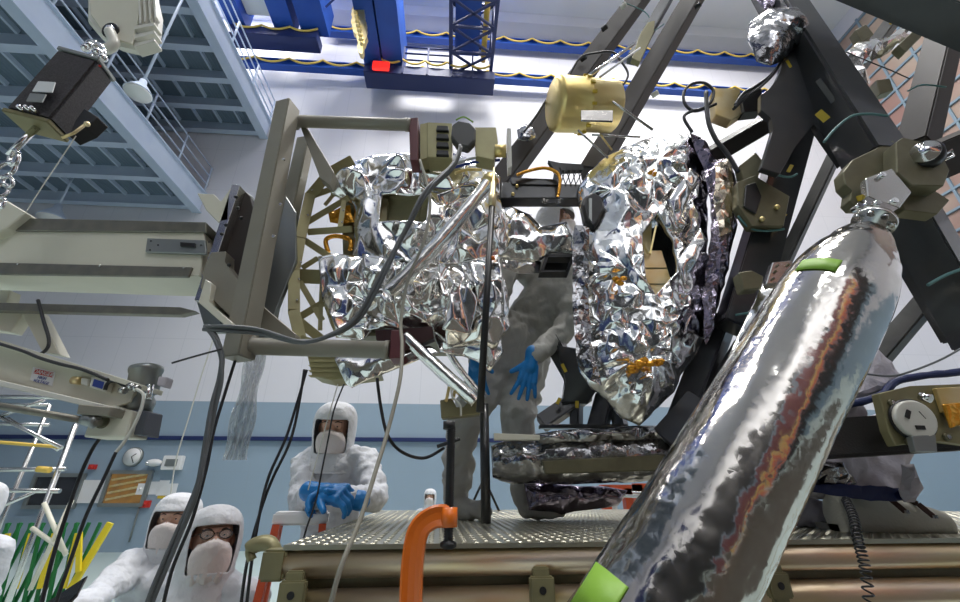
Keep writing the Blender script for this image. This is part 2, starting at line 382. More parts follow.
def foil_block(mb, poly, Y, thick, bulge, spacing=5, amp=.02, freq=9, seed=1, holes=(), R=30, jit=1.0, aniso=None, mi=0, stars=None, ay=1.0):
    """a crumpled sheet wrapped over a solid block whose outline is poly"""
    r = random.Random(seed); cr0 = creaser(seed, freq, amp, aniso=aniso); sf = starfolds(stars) if stars else None
    cr = (lambda p: cr0(p)+sf(p)) if sf else cr0
    Yf = Y if callable(Y) else (lambda x, y: Y)
    cxp = sum(p[0] for p in poly)/len(poly); cyp = sum(p[1] for p in poly)/len(poly); exd = dirpx(cxp, cyp); exd = exd/exd.y
    outl = dense(poly, spacing*1.5, jit, r); hol = [dense(h, spacing*1.5, .5, r) for h in holes]
    pts = [Vector(p) for p in outl]; edges = [(i, (i+1) % len(outl)) for i in range(len(outl))]
    for h in hol:
        b = len(pts); pts += [Vector(p) for p in h]; edges += [(b+i, b+(i+1) % len(h)) for i in range(len(h))]
    own = []
    for q_, (sx, sy, sY, R_, k, a) in enumerate(stars or ()):
        mp_ = mpp(P(sx, sy, sY)); own.append((sx, sy)); ph = q_*1.7
        for jn in range(2*k):
            th = (jn/2-ph)/k*2*math.pi
            for rr_ in (.4, .8, 1.15):
                if rr_ < .5 and k > 14 and jn % 2: continue
                own.append((sx+math.cos(th)*R_*rr_/mp_, sy-math.sin(th)*R_*rr_/mp_*.85))
    kept = []
    for q in own:
        if inpoly(q[0], q[1], outl) and distpoly(q[0], q[1], outl) > spacing*.35 and not any(inpoly(q[0], q[1], h) or distpoly(q[0], q[1], h) < 2 for h in hol) and all((q[0]-z_[0])**2+(q[1]-z_[1])**2 > 5 for z_ in kept): kept.append(q)
    pts += [Vector(q) for q in kept]
    x0, x1 = min(p[0] for p in poly), max(p[0] for p in poly); y0, y1 = min(p[1] for p in poly), max(p[1] for p in poly)
    y = y0
    while y < y1:
        x = x0
        while x < x1:
            qx, qy = x + r.uniform(-.45, .45)*spacing, y + r.uniform(-.45, .45)*spacing
            if stars and r.random() < .75 and any(math.hypot(qx-g[0], qy-g[1]) < g[3]*.85/mpp(P(g[0], g[1], g[2])) for g in stars): x += spacing; continue
            if inpoly(qx, qy, outl) and distpoly(qx, qy, outl) > spacing*.5 and not any(inpoly(qx, qy, h) or distpoly(qx, qy, h) < spacing*.4 for h in hol) and all((qx-z_[0])**2+(qy-z_[1])**2 > (spacing*.6)**2 for z_ in kept):
                pts.append(Vector((qx, qy)))
            x += spacing
        y += spacing*ay
    vo, eo, fo, *_ = geometry.delaunay_2d_cdt(pts, edges, [], 0, 1e-4)
    def front(p):
        d = distpoly(p.x, p.y, outl); t = min(1, d/R); q = P(p.x, p.y, Yf(p.x, p.y))
        q2 = q + Vector((0, 1, 0))*(-bulge*(1-(1-t)**2)) ; c = cr(q)
        return q2 + Vector((.25*c, -c, .25*c*math.sin(q.x*30)))
    fv = [mb.bm.verts.new(front(p)) for p in vo]; bv = {}
    used = []
    for f in fo:
        cx = sum(vo[i].x for i in f)/len(f); cy = sum(vo[i].y for i in f)/len(f)
        if not inpoly(cx, cy, outl) or any(inpoly(cx, cy, h) for h in hol): continue
        ff = mb.face([fv[i] for i in f], mi); used.append(f)
    cnt = {}
    for f in used:
        for i in range(len(f)):
            e = (f[i], f[(i+1) % len(f)]); k = tuple(sorted(e)); cnt.setdefault(k, []).append(e)
    steps = 3
    lay = [dict() for _ in range(steps+1)]
    def lv(s_, i):
        if s_ == 0: return fv[i]
        if i not in lay[s_]:
            q = P(vo[i].x, vo[i].y, Yf(vo[i].x, vo[i].y)) + exd*(thick*s_/steps); c = cr(q)*.5
            lay[s_][i] = mb.bm.verts.new(q + Vector((c, 0, c)))
        return lay[s_][i]
    for k, es in cnt.items():
        if len(es) == 1:
            a, b = es[0]
            for s_ in range(steps): mb.face([lv(s_, a), lv(s_, b), lv(s_+1, b), lv(s_+1, a)], mi)
    for f in used: mb.face([lv(steps, i) for i in f][::-1], mi)
    for v in [v for v in fv if not v.link_faces]: mb.bm.verts.remove(v)
    return mb
def foil_tube(mb, pts, rad, seg=36, amp=.008, freq=10, seed=1, aniso=None, n=10, mi=0):
    cr = creaser(seed, freq, amp, aniso=aniso); path = spline(pts, n) if len(pts) > 2 else [Vector(pts[0]).lerp(Vector(pts[1]), i/n) for i in range(n+1)]
    rs = rad if not isinstance(rad, (list, tuple)) else [rad[min(int(i/(len(path)-1)*(len(rad)-1)), len(rad)-2)]*(1-((i/(len(path)-1)*(len(rad)-1)) - min(int(i/(len(path)-1)*(len(rad)-1)), len(rad)-2))) + rad[min(int(i/(len(path)-1)*(len(rad)-1)), len(rad)-2)+1]*((i/(len(path)-1)*(len(rad)-1)) - min(int(i/(len(path)-1)*(len(rad)-1)), len(rad)-2)) for i in range(len(path))]
    return mb.tube(path, rs, seg, mi, True, cr)
def blob(name, prims, mats, parent, voxel=.012, smooth=6, folds=0, fseed=3, mslot=None, ffreq=9):
    """union of tapered limbs and balls grown into ONE continuous surface"""
    mb = MB()
    for p in prims:
        if p[0] == 'limb':
            pts, rs = [Vector(q) for q in p[1]], p[2]
            for a, b, ra, rb in zip(pts, pts[1:], rs, rs[1:]):
                ax = (b-a)
                if ax.length < 1e-5: continue
                mb.cyl(a, b, ra, 14, 0, rb)
            for a, ra in zip(pts, rs): mb.ball(a, ra, seg=14)
        elif p[0] == 'ball': mb.ball(p[1], p[2], seg=16, sc=p[3] if len(p) > 3 else (1,1,1), M=p[4] if len(p) > 4 else None)
        elif p[0] == 'beam': mb.beam(p[1], p[2], p[3], p[4], ref=p[5])
    o = mb.build(name, M['white'], parent)
    m = o.modifiers.new('r', 'REMESH'); m.mode = 'VOXEL'; m.voxel_size = voxel; m.use_smooth_shade = True
    s = o.modifiers.new('s', 'SMOOTH'); s.iterations = smooth; s.factor = .6
    dg = bpy.context.evaluated_depsgraph_get(); dg.update()
    me = bpy.data.meshes.new_from_object(o.evaluated_get(dg)); old = o.data; o.modifiers.clear(); o.data = me; bpy.data.meshes.remove(old)
    off = wloc(o) if parent is None else wloc(parent)
    if folds:
        cr = creaser(fseed, ffreq, folds, 6)
        me.update(); nrm = [v.normal.copy() for v in me.vertices]
        for v, n in zip(me.vertices, nrm): v.co += n*cr(v.co + off)
    me.materials.clear()
    for mm in (mats if isinstance(mats, (list, tuple)) else [mats]): me.materials.append(mm)
    if mslot:
        for pl in me.polygons: pl.material_index = mslot(pl.center + off)
    for pl in me.polygons: pl.use_smooth = True
    return o

def soften(o, sharp=.5, seed=1, levels=2):
    """round the folds of a film, leaving a share of them as sharp creases"""
    r = random.Random(seed); me = o.data; at = me.attributes.new('crease_edge', 'FLOAT', 'EDGE')
    bm = bmesh.new(); bm.from_mesh(me); bm.edges.ensure_lookup_table()
    vals = [1.0 if (e.calc_face_angle(0) > .95) else (r.uniform(.6, 1) if r.random() < sharp else 0) for e in bm.edges]; bm.free()
    for i, v in enumerate(vals): at.data[i].value = v
    m = o.modifiers.new('s', 'SUBSURF'); m.levels = levels; m.render_levels = levels
    for p in me.polygons: p.use_smooth = True
    return o
# ================================================================= THE ROOM
BW = 17.0
XL, XR = -24.0, 23.5
def rbox(mb, x0, x1, y0, y1, z0, z1, mi=0, bev=0): return mb.box((x0, y0, z0), (x1, y1, z1), mi, bev, fn=lambda x, y, z: Rm(x, y, z))
def rstruct(name, m, *boxes):
    mb = MB()
    for b in boxes: rbox(mb, *b)
    o = mb.build(name, m, origin=(0, 0, 0)); return struct(o)
rstruct('floor', M['floor'], (XL, XR, -16, BW, -.2, 0))
rstruct('floor', mat('dark_reflection_mat', (.05, .045, .035), .6), (-1.5, 12, -12, .6, .001, .02))  # unseen dark mat added near the camera to darken the tube's reflections
rstruct('ceiling', M['ceil'], (XL, XR, -16, BW+.3, 28.5, 28.8))
rstruct('wall_back', M['wall'], (XL, XR, BW, BW+.3, 0, 28.5))
rstruct('wall_left', M['wall'], (XL-.3, XL, -16, BW, 0, 28.5))
rstruct('wall_right', M['wall'], (XR, XR+.3, -16, BW, 0, 28.5))
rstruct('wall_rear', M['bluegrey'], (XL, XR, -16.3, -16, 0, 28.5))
rstruct('reflection_band_8', M['ceil'], (XL, XR, -15.999, -15.995, 13, 28.4))  # unseen white band added to brighten what the foil boxes reflect
rstruct('reflection_panel_1', M['maroon'], (6, 9.5, -15.99, -15.9, 0, 17)); rstruct('reflection_panel_2', M['redorange'], (11, 12.2, -15.99, -15.9, 0, 17)); rstruct('reflection_panel_3', M['black'], (-9, 5, -15.99, -15.9, 0, 14))  # unseen coloured panels added on the rear wall to streak the tube's reflections
rstruct('reflection_stripe_5', M['craneyellow'], (9.9, 10.6, -15.99, -15.8, 0, 22)); rstruct('reflection_stripe_6', M['navy'], (-20, -11, -15.99, -15.9, 0, 20)); rstruct('reflection_stripe_7', M['black'], (13, 19, -15.99, -15.9, 0, 24))  # more added stripes out of view, there for the foil to reflect
# dark cable duct line across the blue part of the back wall
x0, z0 = onwall(150, 438, BW); x1, _ = onwall(470, 438, BW)
rstruct('trim_1', M['navy'], (x0-14, x1+3, BW-.12, BW-.003, z0-.07, z0+.07))
# light soffit ledge near the ceiling
rstruct('trim_2', M['ceil'], (XL, XR, BW-1.0, BW-.003, 27.6, 28.49))
# right wall: grid of filter panels above
boxes = [(XR-.05, XR-.003, -6, BW-.1, 11, 27.4)]
rstruct('trim_3', M['pink'], *boxes)
bars = []
y = -6
while y < BW: bars.append((XR-.14, XR-.055, y, y+.11, 11, 27.4)); y += 1.35
z = 11
while z < 27.5: bars.append((XR-.15, XR-.052, -6, BW-.1, z, z+.11)); z += .95
rstruct('trim_4', M['bluegrey'], *bars)

# windows and wall fittings on the back wall
def wallrect(x0, y0, x1, y1): # pixel box -> room box
    a, zt = onwall(x0, y0, BW); b, zb = onwall(x1, y1, BW); return a, b, zb, zt
def make_window(n, px0, py0, px1, py1, glass, bars_=0):
    a, b, zb, zt = wallrect(px0, py0, px1, py1); r = MB()
    for q in ((a-.12, b+.12, zt, zt+.12), (a-.12, b+.12, zb-.12, zb), (a-.12, a, zb, zt), (b, b+.12, zb, zt)):
        rbox(r, q[0], q[1], BW-.13, BW-.004, q[2], q[3])
    root = struct(r.build('window_%d' % n, M['steelgrey']))
    g = MB(); rbox(g, a, b, BW-.07, BW-.006, zb, zt); g.build('window_pane', glass, root)
    if bars_:
        for k in range(bars_):
            g = MB(); t = (k+.5)/bars_
            g.beam(Rm(a+.05, BW-.09, zb+(zt-zb)*t*.9), Rm(b-.05, BW-.09, zb+(zt-zb)*min(1, t*.9+.25)), .07, .02); g.build('cross_brace', M['gold_dull'], root)
make_window(1, 114, 474, 142, 503, M['amberglass'], 4)
make_window(2, 40, 477, 73, 505, M['window'])
# pale notice board between the windows
a, b, zb, zt = wallrect(77, 480, 111, 503); m_ = MB(); rbox(m_, a, b, BW-.05, BW-.004, zb, zt)
tag(m_.build('notice_board', M['white'], origin=Rm((a+b)/2, BW, zb)), 'long white notice board on the blue wall between two windows', 'notice board')
# clock
a, z = onwall(134, 457, BW); root = thing('wall_clock', Rm(a, BW-.1, z-.3), 'round white wall clock above the amber lit window', 'clock')
m_ = MB(); m_.lathe(Rm(a, BW-.01, z), Rm(0, -1, 0), [(0, .33), (.08, .33), (.1, .30), (.1, .0)], 28); m_.build('clock_case', M['steelgrey'], root)
m_ = MB(); m_.lathe(Rm(a, BW-.11, z), Rm(0, -1, 0), [(0, .29), (.012, .29), (.013, 0)], 28); m_.build('clock_face', M['white'], root)
for an, ln in ((.9, .17), (2.6, .24)):
    m_ = MB(); m_.beam(Rm(a, BW-.135, z), Rm(a+math.sin(an)*ln, BW-.135, z+math.cos(an)*ln), .025, .01); m_.build('clock_hand', M['black'], root)
# emergency light
a, z = onwall(157, 463, BW); root = thing('emergency_light', Rm(a, BW-.1, z-.15), 'white oval light fitting on the blue wall right of the clock', 'light fitting')
m_ = MB(); m_.ball(Rm(a, BW-.16, z), .3, sc=(1, .45, .42)); m_.build('lamp_housing', M['white'], root)
m_ = MB(); m_.ball(Rm(a-.16, BW-.27, z-.03), .07); m_.build('lamp_lens', M['chrome'], root)
a, z = onwall(175, 463, BW); m_ = MB(); rbox(m_, a-.33, a+.33, BW-.22, BW-.004, z-.24, z+.24, 0, .02)
root = m_.build('speaker_box', M['white'], origin=Rm(a, BW, z-.24)); tag(root, 'square white box fixed high on the wall beside the oval light', 'wall box')
m_ = MB(); rbox(m_, a-.2, a+.2, BW-.24, BW-.221, z-.12, z+.12); m_.build('grille', M['steelgrey'], root)
for lab, px, py, w_, h_, mt, nm in (('small red fire alarm above the white notice board', 94, 467, .22, .16, M['red'], 'fire_alarm'),
        ('red fire alarm box on the wall right of the amber window', 147, 504, .27, .22, M['red'], 'fire_alarm'),
        ('white telephone box on the wall at the amber window corner', 143, 489, .26, .36, M['white'], 'wall_phone'),
        ('white sheet pinned right next to the telephone box', 153, 488, .36, .42, M['paper'], 'notice'),
        ('tall white sheet in the middle of the pinned wall sheets', 163, 488, .34, .50, M['paper'], 'notice'),
        ('pale sheet pinned furthest right on the wall by the hooded heads', 172, 490, .32, .42, M['paper'], 'notice'),
        ('yellow strip notice below the tall white sheet', 165, 497, .50, .10, M['yellow'], 'notice'),
        ('lower yellow strip notice left of the hooded heads', 161, 506, .34, .10, M['yellow'], 'notice')):
    a, z = onwall(px, py, BW); d_ = .12 if nm in ('fire_alarm', 'wall_phone') else .012
    m_ = MB(); rbox(m_, a-w_/2, a+w_/2, BW-d_, BW-.004, z-h_/2, z+h_/2)
    if d_ > .1: m_.ball(Rm(a, BW-d_, z), .05)
    tag(m_.build(nm, mt, origin=Rm(a, BW, z-h_/2)), lab, {'fire_alarm': 'fire alarm', 'wall_phone': 'telephone', 'notice': 'notice'}[nm])
# conduit pipe down the wall beside the amber window
a, z = onwall(146, 488, BW); m_ = MB(); m_.tube([Rm(a, BW-.05, z-.2), Rm(a, BW-.05, .3)], .03, 8)
tag(m_.build('conduit_pipe', M['steelgrey']), 'thin grey conduit running down the blue wall under the telephone', 'pipe')

# ---------------------------------------------------------------- mezzanines
def mezzanine(name, label, edge_px, z, ysp, ny, y_far, fas, rail_h, posts):
    ex, _ = onwall(edge_px[0], edge_px[1], y_far)
    ex = (dirpx(*edge_px)*((z-CZ)/dirpx(*edge_px).z)).dot(Rm(1, 0, 0))
    root = thing(name, Rm(ex, 6, z), label, 'mezzanine')
    m_ = MB(); rbox(m_, XL+.02, ex-.25, -4, y_far, z+.45, z+.6); m_.build('decking', M['mezzdark'], root)
    m_ = MB(); rbox(m_, ex-.12, ex, -4, y_far, z-.25, z+.75); rbox(m_, ex-.3, ex+.12, -4, y_far, z-.29, z-.25); rbox(m_, ex-.3, ex+.12, -4, y_far, z+.75, z+.8)
    m_.build('edge_girder', M['mezz'], root)
    y = y_far-.2; k = 0
    while y > -3:
        m_ = MB(); rbox(m_, XL+.05, ex-.13, y-.04, y+.04, z-.1, z+.45); rbox(m_, XL+.05, ex-.13, y-.14, y+.14, z-.14, z-.1)
        m_.build('joist', M['mezz'], root); 
        if k < 9:
            x = ex-1.2
            m2 = MB(); rbox(m2, XL+.1, ex-.13, y-ysp+.14, y-ysp+.24, z+.28, z+.44); n_ = 0
            while x > XL+1 and n_ < 9:
                rbox(m2, x-.04, x+.04, y-ysp+.15, y-.15, z+.28, z+.45); x -= 1.0; n_ += 1
            m2.build('stringer', M['mezz'], root)
        y -= ysp; k += 1
    for h in (.5, 1.0, 1.5):
        m_ = MB(); m_.cyl(Rm(ex-.02, -4, z+.8+h), Rm(ex-.02, y_far, z+.8+h), .035, 8); m_.build('hand_rail' if h > 1.2 else 'guard_rail', M['mezz'], root)
    y = y_far-.1
    while y > 0:
        m_ = MB(); m_.cyl(Rm(ex-.02, y, z+.8), Rm(ex-.02, y, z+2.3), .045, 8); rbox(m_, ex-.1, ex+.1, y-.1, y+.1, z+.78, z+.84); m_.build('rail_post', M['mezz'], root); y -= 2.1
    return root, ex
mz1, ex1 = mezzanine('mezzanine', 'lower pale blue steel mezzanine with railed edge at the left', (212, 221), 13.9, 1.9, 9, BW-.02, .9, 1.1, 2)
mz2, ex2 = mezzanine('mezzanine', 'upper pale blue steel mezzanine seen from below behind the hoist', (262, 125), 18.6, 1.5, 9, BW-.02, .9, 1.1, 2)
# ceiling lamps under the mezzanines
def bell_lamp(px, py, Y, r, label, ztop):
    c = P(px, py, Y); root = thing('dome_lamp', c, label, 'lamp'); 
    m_ = MB(); m_.lathe(c+Vector((0, 0, r*1.4)), (0, 0, -1), [(0, r*.25), (r*.4, r*.3), (r*.8, r*.6), (r*1.3, r*.95), (r*1.4, r)], 24); m_.build('lamp_shade', M['mezz'], root)
    m_ = MB(); m_.lathe(c, (0, 0, -1), [(0, r*.96), (.05, r*.9), (.1*r+.06, .01)], 24); m_.build('lamp_lens', M['white'], root)
    m_ = MB(); m_.cyl(c+Vector((0, 0, r*1.4)), Vector((c.x, c.y, ztop)), .04, 8); m_.build('lamp_stem', M['mezz'], root)
bell_lamp(138, 93, 8.6, .36, 'bell shaped lamp hanging under the upper mezzanine beside the hoist', 19.0)
bell_lamp(52, 219, 14.2, .5, 'white dome lamp under the lower mezzanine just above the cream beam', 14.36)

# ---------------------------------------------------------------- overhead cranes
def festoon(x0, x1, y, z, n, root, drop=.35):
    pts = []
    for k in range(n*8+1):
        t = k/8; f = t % 1; pts.append(Rm(x0+(x1-x0)*k/(n*8), y, z - drop*4*f*(1-f)))
    m_ = MB(); m_.tube(pts, .055, 6); m_.build('festoon_cable', M['craneyellow'], root)
def runway(label, pxa, pya, xa, xb, yp, n):
    _, z = onwall(pxa, pya, yp); root = thing('crane_rail', Rm((xa+xb)/2, yp, z-.4), label, 'crane rail')
    m_ = MB(); z += .15; rbox(m_, xa, xb, yp-.06, yp+.06, z-.22, z+.22); rbox(m_, xa, xb, yp-.2, yp+.2, z+.19, z+.25); rbox(m_, xa, xb, yp-.2, yp+.2, z-.25, z-.19)
    m_.build('rail_beam', M['craneblue'], root); festoon(xa+.3, xb-.2, yp-.26, z+.22, n, root)
    return z
zr1 = runway('lower blue crane rail with looped yellow cable along the back wall', 480, 79, XL+.1, XR-.2, BW-.7, 26)
zr2 = runway('upper blue crane rail with looped yellow cable, close under the ceiling', 520, 46, -8, XR-.2, BW-.5, 18)
def xw(px, py, yp): return onwall(px, py, yp)[0]
yc = 15.6
# gantry end platform
xa = xw(365, 80, yc); xb = xw(492, 84, yc); zc = onwall(430, 80, yc)[1]
root = thing('overhead_crane', Rm((xa+xb)/2, yc, zc-.5), 'blue overhead crane with box girder and lattice girder at top centre', 'overhead crane')
m_ = MB(); rbox(m_, xa, xb+.1, yc-.5, yc+.5, zc-.32, zc+.32, 0, .03); m_.build('end_truck', M['navy'], root)
m_ = MB(); g0, g1 = xw(367, 60, yc), xw(405, 60, yc); rbox(m_, g0, g1*.45+g0*.55, 2, yc+.4, zc+.5, zc+2.4); m_.build('box_girder', M['craneblue'], root)
m_ = MB(); rbox(m_, g1*.5+g0*.5, g1, 2, yc+.4, zc+.45, zc+2.9); m_.build('box_girder', M['craneblue'], root)
m_ = MB(); t0, t1 = xw(451, 60, yc), xw(490, 60, yc)
for x in (t0, t1):
    for zz in (zc+.5, zc+2.3): m_.beam(Rm(x, 2, zz), Rm(x, yc+.3, zz), .16, .16, ref=(0, 0, 1))
yy = yc
while yy > 3:
    for zz in (zc+.5, zc+2.3):
        m_.beam(Rm(t0, yy, zz), Rm(t1, yy-1.3, zz), .1, .1, ref=(0, 0, 1)); m_.beam(Rm(t1, yy, zz), Rm(t0, yy-1.3, zz), .1, .1, ref=(0, 0, 1)); m_.beam(Rm(t0, yy, zz), Rm(t1, yy, zz), .12, .12, ref=(0, 0, 1))
    for x in (t0, t1): m_.beam(Rm(x, yy, zc+.5), Rm(x, yy-1.3, zc+2.3), .1, .1, ref=(1, 0, 0)); m_.beam(Rm(x, yy, zc+.5), Rm(x, yy, zc+2.3), .12, .12, ref=(1, 0, 0))
    yy -= 1.3
m_.build('lattice_girder', M['navy'], root)
m_ = MB(); rbox(m_, t0+.2, t0+1.5, 2.2, yc, zc+2.1, zc+2.2); m_.build('walkway', M['craneblue'], root)
m_ = MB(); xq = t0+1.7; m_.tube([Rm(xq, 2.5, zc+.9), Rm(xq, yc-.6, zc+.9)], .14, 10); m_.build('yellow_duct', M['craneyellow'], root)
for px in (404, 428, 452, 472):
    m_ = MB(); x = xw(px, 75, yc); m_.beam(Rm(x, yc-.55, zc-.34), Rm(x, yc-.55, zc+1.7), .09, .09, ref=(0, 1, 0)); m_.build('guard_post', M['navy'], root)
m_ = MB(); xq0, xq1 = xw(404, 75, yc), xw(452, 75, yc)
for h in (.7, 1.2, 1.7): m_.cyl(Rm(xq0, yc-.55, zc+h), Rm(xq1, yc-.55, zc+h), .05, 6)
m_.build('guard_rail', M['navy'], root)
festoon(xa+.8, xb-.1, yc-.62, zc+.62, 5, root, .3)
x, z = onwall(381, 66, yc-.7); m_ = MB(); rbox(m_, x-.42, x+.42, yc-.8, yc-.6, z-.26, z+.26, 0, .03); m_.build('warning_sign', mat('red_warning_panel', (.8, .03, .02), .4, emit=((1, .03, .02), .9)), root)
# trolley at left
xa2, xb2 = xw(236, 40, yc), xw(320, 42, yc); zc2 = onwall(300, 42, yc)[1]
root = thing('crane_trolley', Rm((xa2+xb2)/2, yc, zc2-.5), 'blue and navy crane trolley at the top left of the box girder', 'crane trolley')
m_ = MB(); rbox(m_, xa2-1, xb2, yc-.5, yc+.4, zc2-.3, zc2+.35, 0, .03); m_.build('trolley_beam', M['navy'], root)
for pa, pb in ((236, 254), (282, 302), (308, 334)):
    m_ = MB(); u0, u1 = xw(pa, 20, yc), xw(pb, 20, yc); rbox(m_, u0, u1, 5, yc-.1, zc2+.4, zc2+2.2); m_.build('girder', M['craneblue'], root)
m_ = MB(); u0, u1 = xw(256, 15, yc), xw(281, 20, yc); rbox(m_, u0, u1, yc-1.6, yc-.6, zc2+1.0, zc2+1.9, 0, .05); m_.build('winch_housing', M['cream_white'], root)
festoon(xa2, xb2, yc-.56, zc2+.36, 3, root, .25)
for k in range(4):
    m_ = MB(); u0 = xw(322+k*3, 22, yc-1.5); m_.beam(Rm(u0, yc-1.5-k*.9, zc2+.7), Rm(u0+1.5, yc-2.2-k*.9, zc2+2.0-k*.3), .1, .1); m_.build('lattice_bar', M['navy'], root)
# gold hanging strip
pts = [(354, 0), (361, 0), (364, 12), (366, 25), (367, 36), (363, 45), (362, 54), (359, 53), (357, 40), (352, 25), (351, 14)]
m_ = MB(); m_.prism(dense(pts, 2.5, 1.0, random.Random(5)), 12.2, .25)
for k in range(9): m_.ball(P(355+k*.9, 8+k*4.5, 12.2), .12, seg=8)
tag(m_.build('hook_block', M['gold']), 'ornate golden strip hanging left of the blue box girder', 'crane hook')

# ================================================================= WORK PLATFORM
DK = 1.77; DA = .09
def D(x, y, z): return Rm(x, y, z, DA)
root = thing('work_platform', D(1.2, 2.2, 0), 'aluminium scaffold platform with diamond plate deck on round golden tubes', 'work platform')
m_ = MB(); m_.box((-.392, 1.285, DK-.012), (3.4, 3.3, DK), 0, 0, D)
for i in range(126):
    for j in range(66):
        cx, cy = -.375+i*.030, 1.30+j*.030
        if (j > 44 and i % 2) or cx > 3.36: continue
        a_ = .785 if (i+j) % 2 else -.785; ca, sa = math.cos(a_), math.sin(a_)
        q = [(cx+ca*.013, cy+sa*.013), (cx-sa*.0042, cy+ca*.0042), (cx-ca*.013, cy-sa*.013), (cx+sa*.0042, cy-ca*.0042)]
        b4 = [m_.bm.verts.new(D(x, y, DK+.0001)) for x, y in q]; t4 = [m_.bm.verts.new(D(cx+(x-cx)*.55, cy+(y-cy)*.55, DK+.0022)) for x, y in q]
        m_.face(t4)
        for e in range(4): m_.face([b4[e], b4[(e+1) % 4], t4[(e+1) % 4], t4[e]])
m_.build('deck_plate', M['deck'], root, recalc=True)
for k, zt in enumerate((DK-.045, DK-.135)):
    m_ = MB(); m_.cyl(D(-.40 if k == 0 else -.38, 1.315, zt), D(3.4, 1.315, zt), .0345, 24); m_.build('rail_tube', M['goldtube'], root)
m_ = MB(); m_.cyl(D(-.36, 1.30, DK-.045), D(-.36, 3.3, DK-.045), .033, 16); m_.build('side_tube', M['goldtube'], root)
m_ = MB(); m_.cyl(D(-.38, 3.28, DK-.045), D(3.4, 3.28, DK-.045), .033, 16); m_.build('rail_tube', M['goldtube'], root)
m_ = MB(); m_.box((-.38, 1.34, DK-.2), (3.4, 1.36, DK-.014), 0, 0, D); m_.build('inner_beam', M['olive_dark'], root)
for x, y in ((-.3, 1.42), (3.3, 1.42), (-.3, 3.2), (3.3, 3.2), (1.6, 1.42), (1.6, 3.2)):
    m_ = MB(); m_.cyl(D(x, y, 0), D(x, y, DK-.013), .03, 12); m_.build('leg', M['goldtube'], root)
for px in (294, 542, 778):
    c = P(px, 574, 1.0); d = dirpx(px, 574); n = Vector((-math.sin(DA), math.cos(DA), 0)); t = 1.262/d.dot(n); c = Vector((0, 0, CZ))+d*t
    xx = c.dot(Vector((math.cos(DA), math.sin(DA), 0)))
    m_ = MB(); m_.box((xx-.032, 1.262, DK-.135), (xx+.032, 1.285, DK-.075), 0, .004, D); m_.box((xx-.022, 1.268, DK-.15), (xx+.022, 1.29, DK-.055), 0, .004, D)
    b = m_.build('bracket', M['olive'], root)
    m_ = MB(); m_.cyl(D(xx, 1.2625, DK-.105), D(xx, 1.2595, DK-.105), .009, 14); m_.build('bolt_hole', M['black'], b)
# hooked clamp at the left end
m_ = MB(); pts = pxs([(252, 560), (250, 550), (258, 544), (270, 544), (277, 556), (286, 560)], 1.3); m_.tube(spline(pts, 5), [.012]*6+[.02]*14+[.024]*6, 12)
m_.box((-.44, 1.28, DK-.08), (-.38, 1.34, DK-.01), 0, .006, D); m_.build('end_hook', M['olive'], root)
# orange clamp with threaded rod
root = thing('clamp', P(412, 600, 1.17), 'large orange screw clamp gripping the front edge of the platform', 'clamp')
pts = pxs([(409, 665), (411, 600), (413, 560), (419, 530), (434, 517), (449, 516)], 1.17); path = spline(pts, 6); m_ = MB(); rr = []
for a, b in zip(path, path[1:]): pass
prof = []
tang = [(path[min(i+1, len(path)-1)]-path[max(i-1, 0)]).normalized() for i in range(len(path))]
for p, t in zip(path, tang):
    s_ = t.cross(Vector((0, 1, 0))).normalized(); wd = .026; dp = .015
    prof.append([p+s_*wd*a+Vector((0, 1, 0))*dp*b for a, b in ((-1,-.6),(-.8,-1),(-.3,-.55),(.3,-.55),(.8,-1),(1,-.6),(1,.6),(.8,1),(.3,.55),(-.3,.55),(-.8,1),(-1,.6))])
m_.rings(prof, smooth=False); pc = P(449, 517, 1.17); m_.cyl(pc-Vector((0, 0, .022)), pc+Vector((0, 0, .022)), .021, 20)
m_.build('clamp_frame', M['orange'], root)
top = P(449, 427, 1.17); z0 = DK+.02; m_ = MB(); n_ = 46
m_.tube([Vector((pc.x, pc.y, z0+(top.z-z0)*k/(n_*2))) for k in range(n_*2+1)], [.0095 if k % 2 else .0125 for k in range(n_*2+1)], 12); sc_ = m_.build('screw', M['black'], root)
m_ = MB(); m_.lathe((pc.x, pc.y, DK-.001), (0, 0, 1), [(0, .012), (.006, .02), (.014, .02), (.02, .010), (.028, .010)], 16); m_.build('swivel_pad', M['black'], sc_)
m_ = MB(); m_.cyl(top-Vector((0, 0, .006)), top+Vector((0, 0, .014)), .016, 14); m_.cyl(top+Vector((-.03, 0, -.05)), top+Vector((.03, 0, -.03)), .005, 8); m_.build('screw_handle', M['black'], sc_)

# ================================================================= CREAM LIFTING ARM (left)
root = thing('lifting_arm', P(100, 300, 1.6), 'thick cream box beam arm with grey edge rails entering from the left', 'lifting arm')
m_ = MB(); m_.prism([(-60, 226), (205, 228), (200, 276), (-60, 268)], 1.5, .21, 0, .004); m_.build('box_beam', M['cream'], root)
m_ = MB(); m_.prism([(-60, 216), (206, 222), (206, 232), (-60, 230)], 1.49, .23, 0, .002); m_.build('edge_rail', M['railgrey'], root)
m_ = MB(); m_.prism([(-60, 261), (192, 267), (188, 277), (-60, 273)], 1.49, .012, 0, .002); er = m_.build('edge_rail', M['railgrey'], root)
for px, py in ((18, 264), (100, 266), (184, 268)):
    m_ = MB(); m_.ball(P(px, py, 1.488), .005, seg=8); m_.build('rivet', M['steel'], er)
m_ = MB(); m_.prism([(147, 238), (205, 240), (206, 254), (145, 252)], 1.485, .013, 0, .002); pl = m_.build('connector_plate', M['steelgrey'], root)
m_ = MB(); m_.prism([(180, 242), (195, 243), (195, 247), (180, 246)], 1.478, .008, 0, .001); m_.build('socket', M['black'], pl)
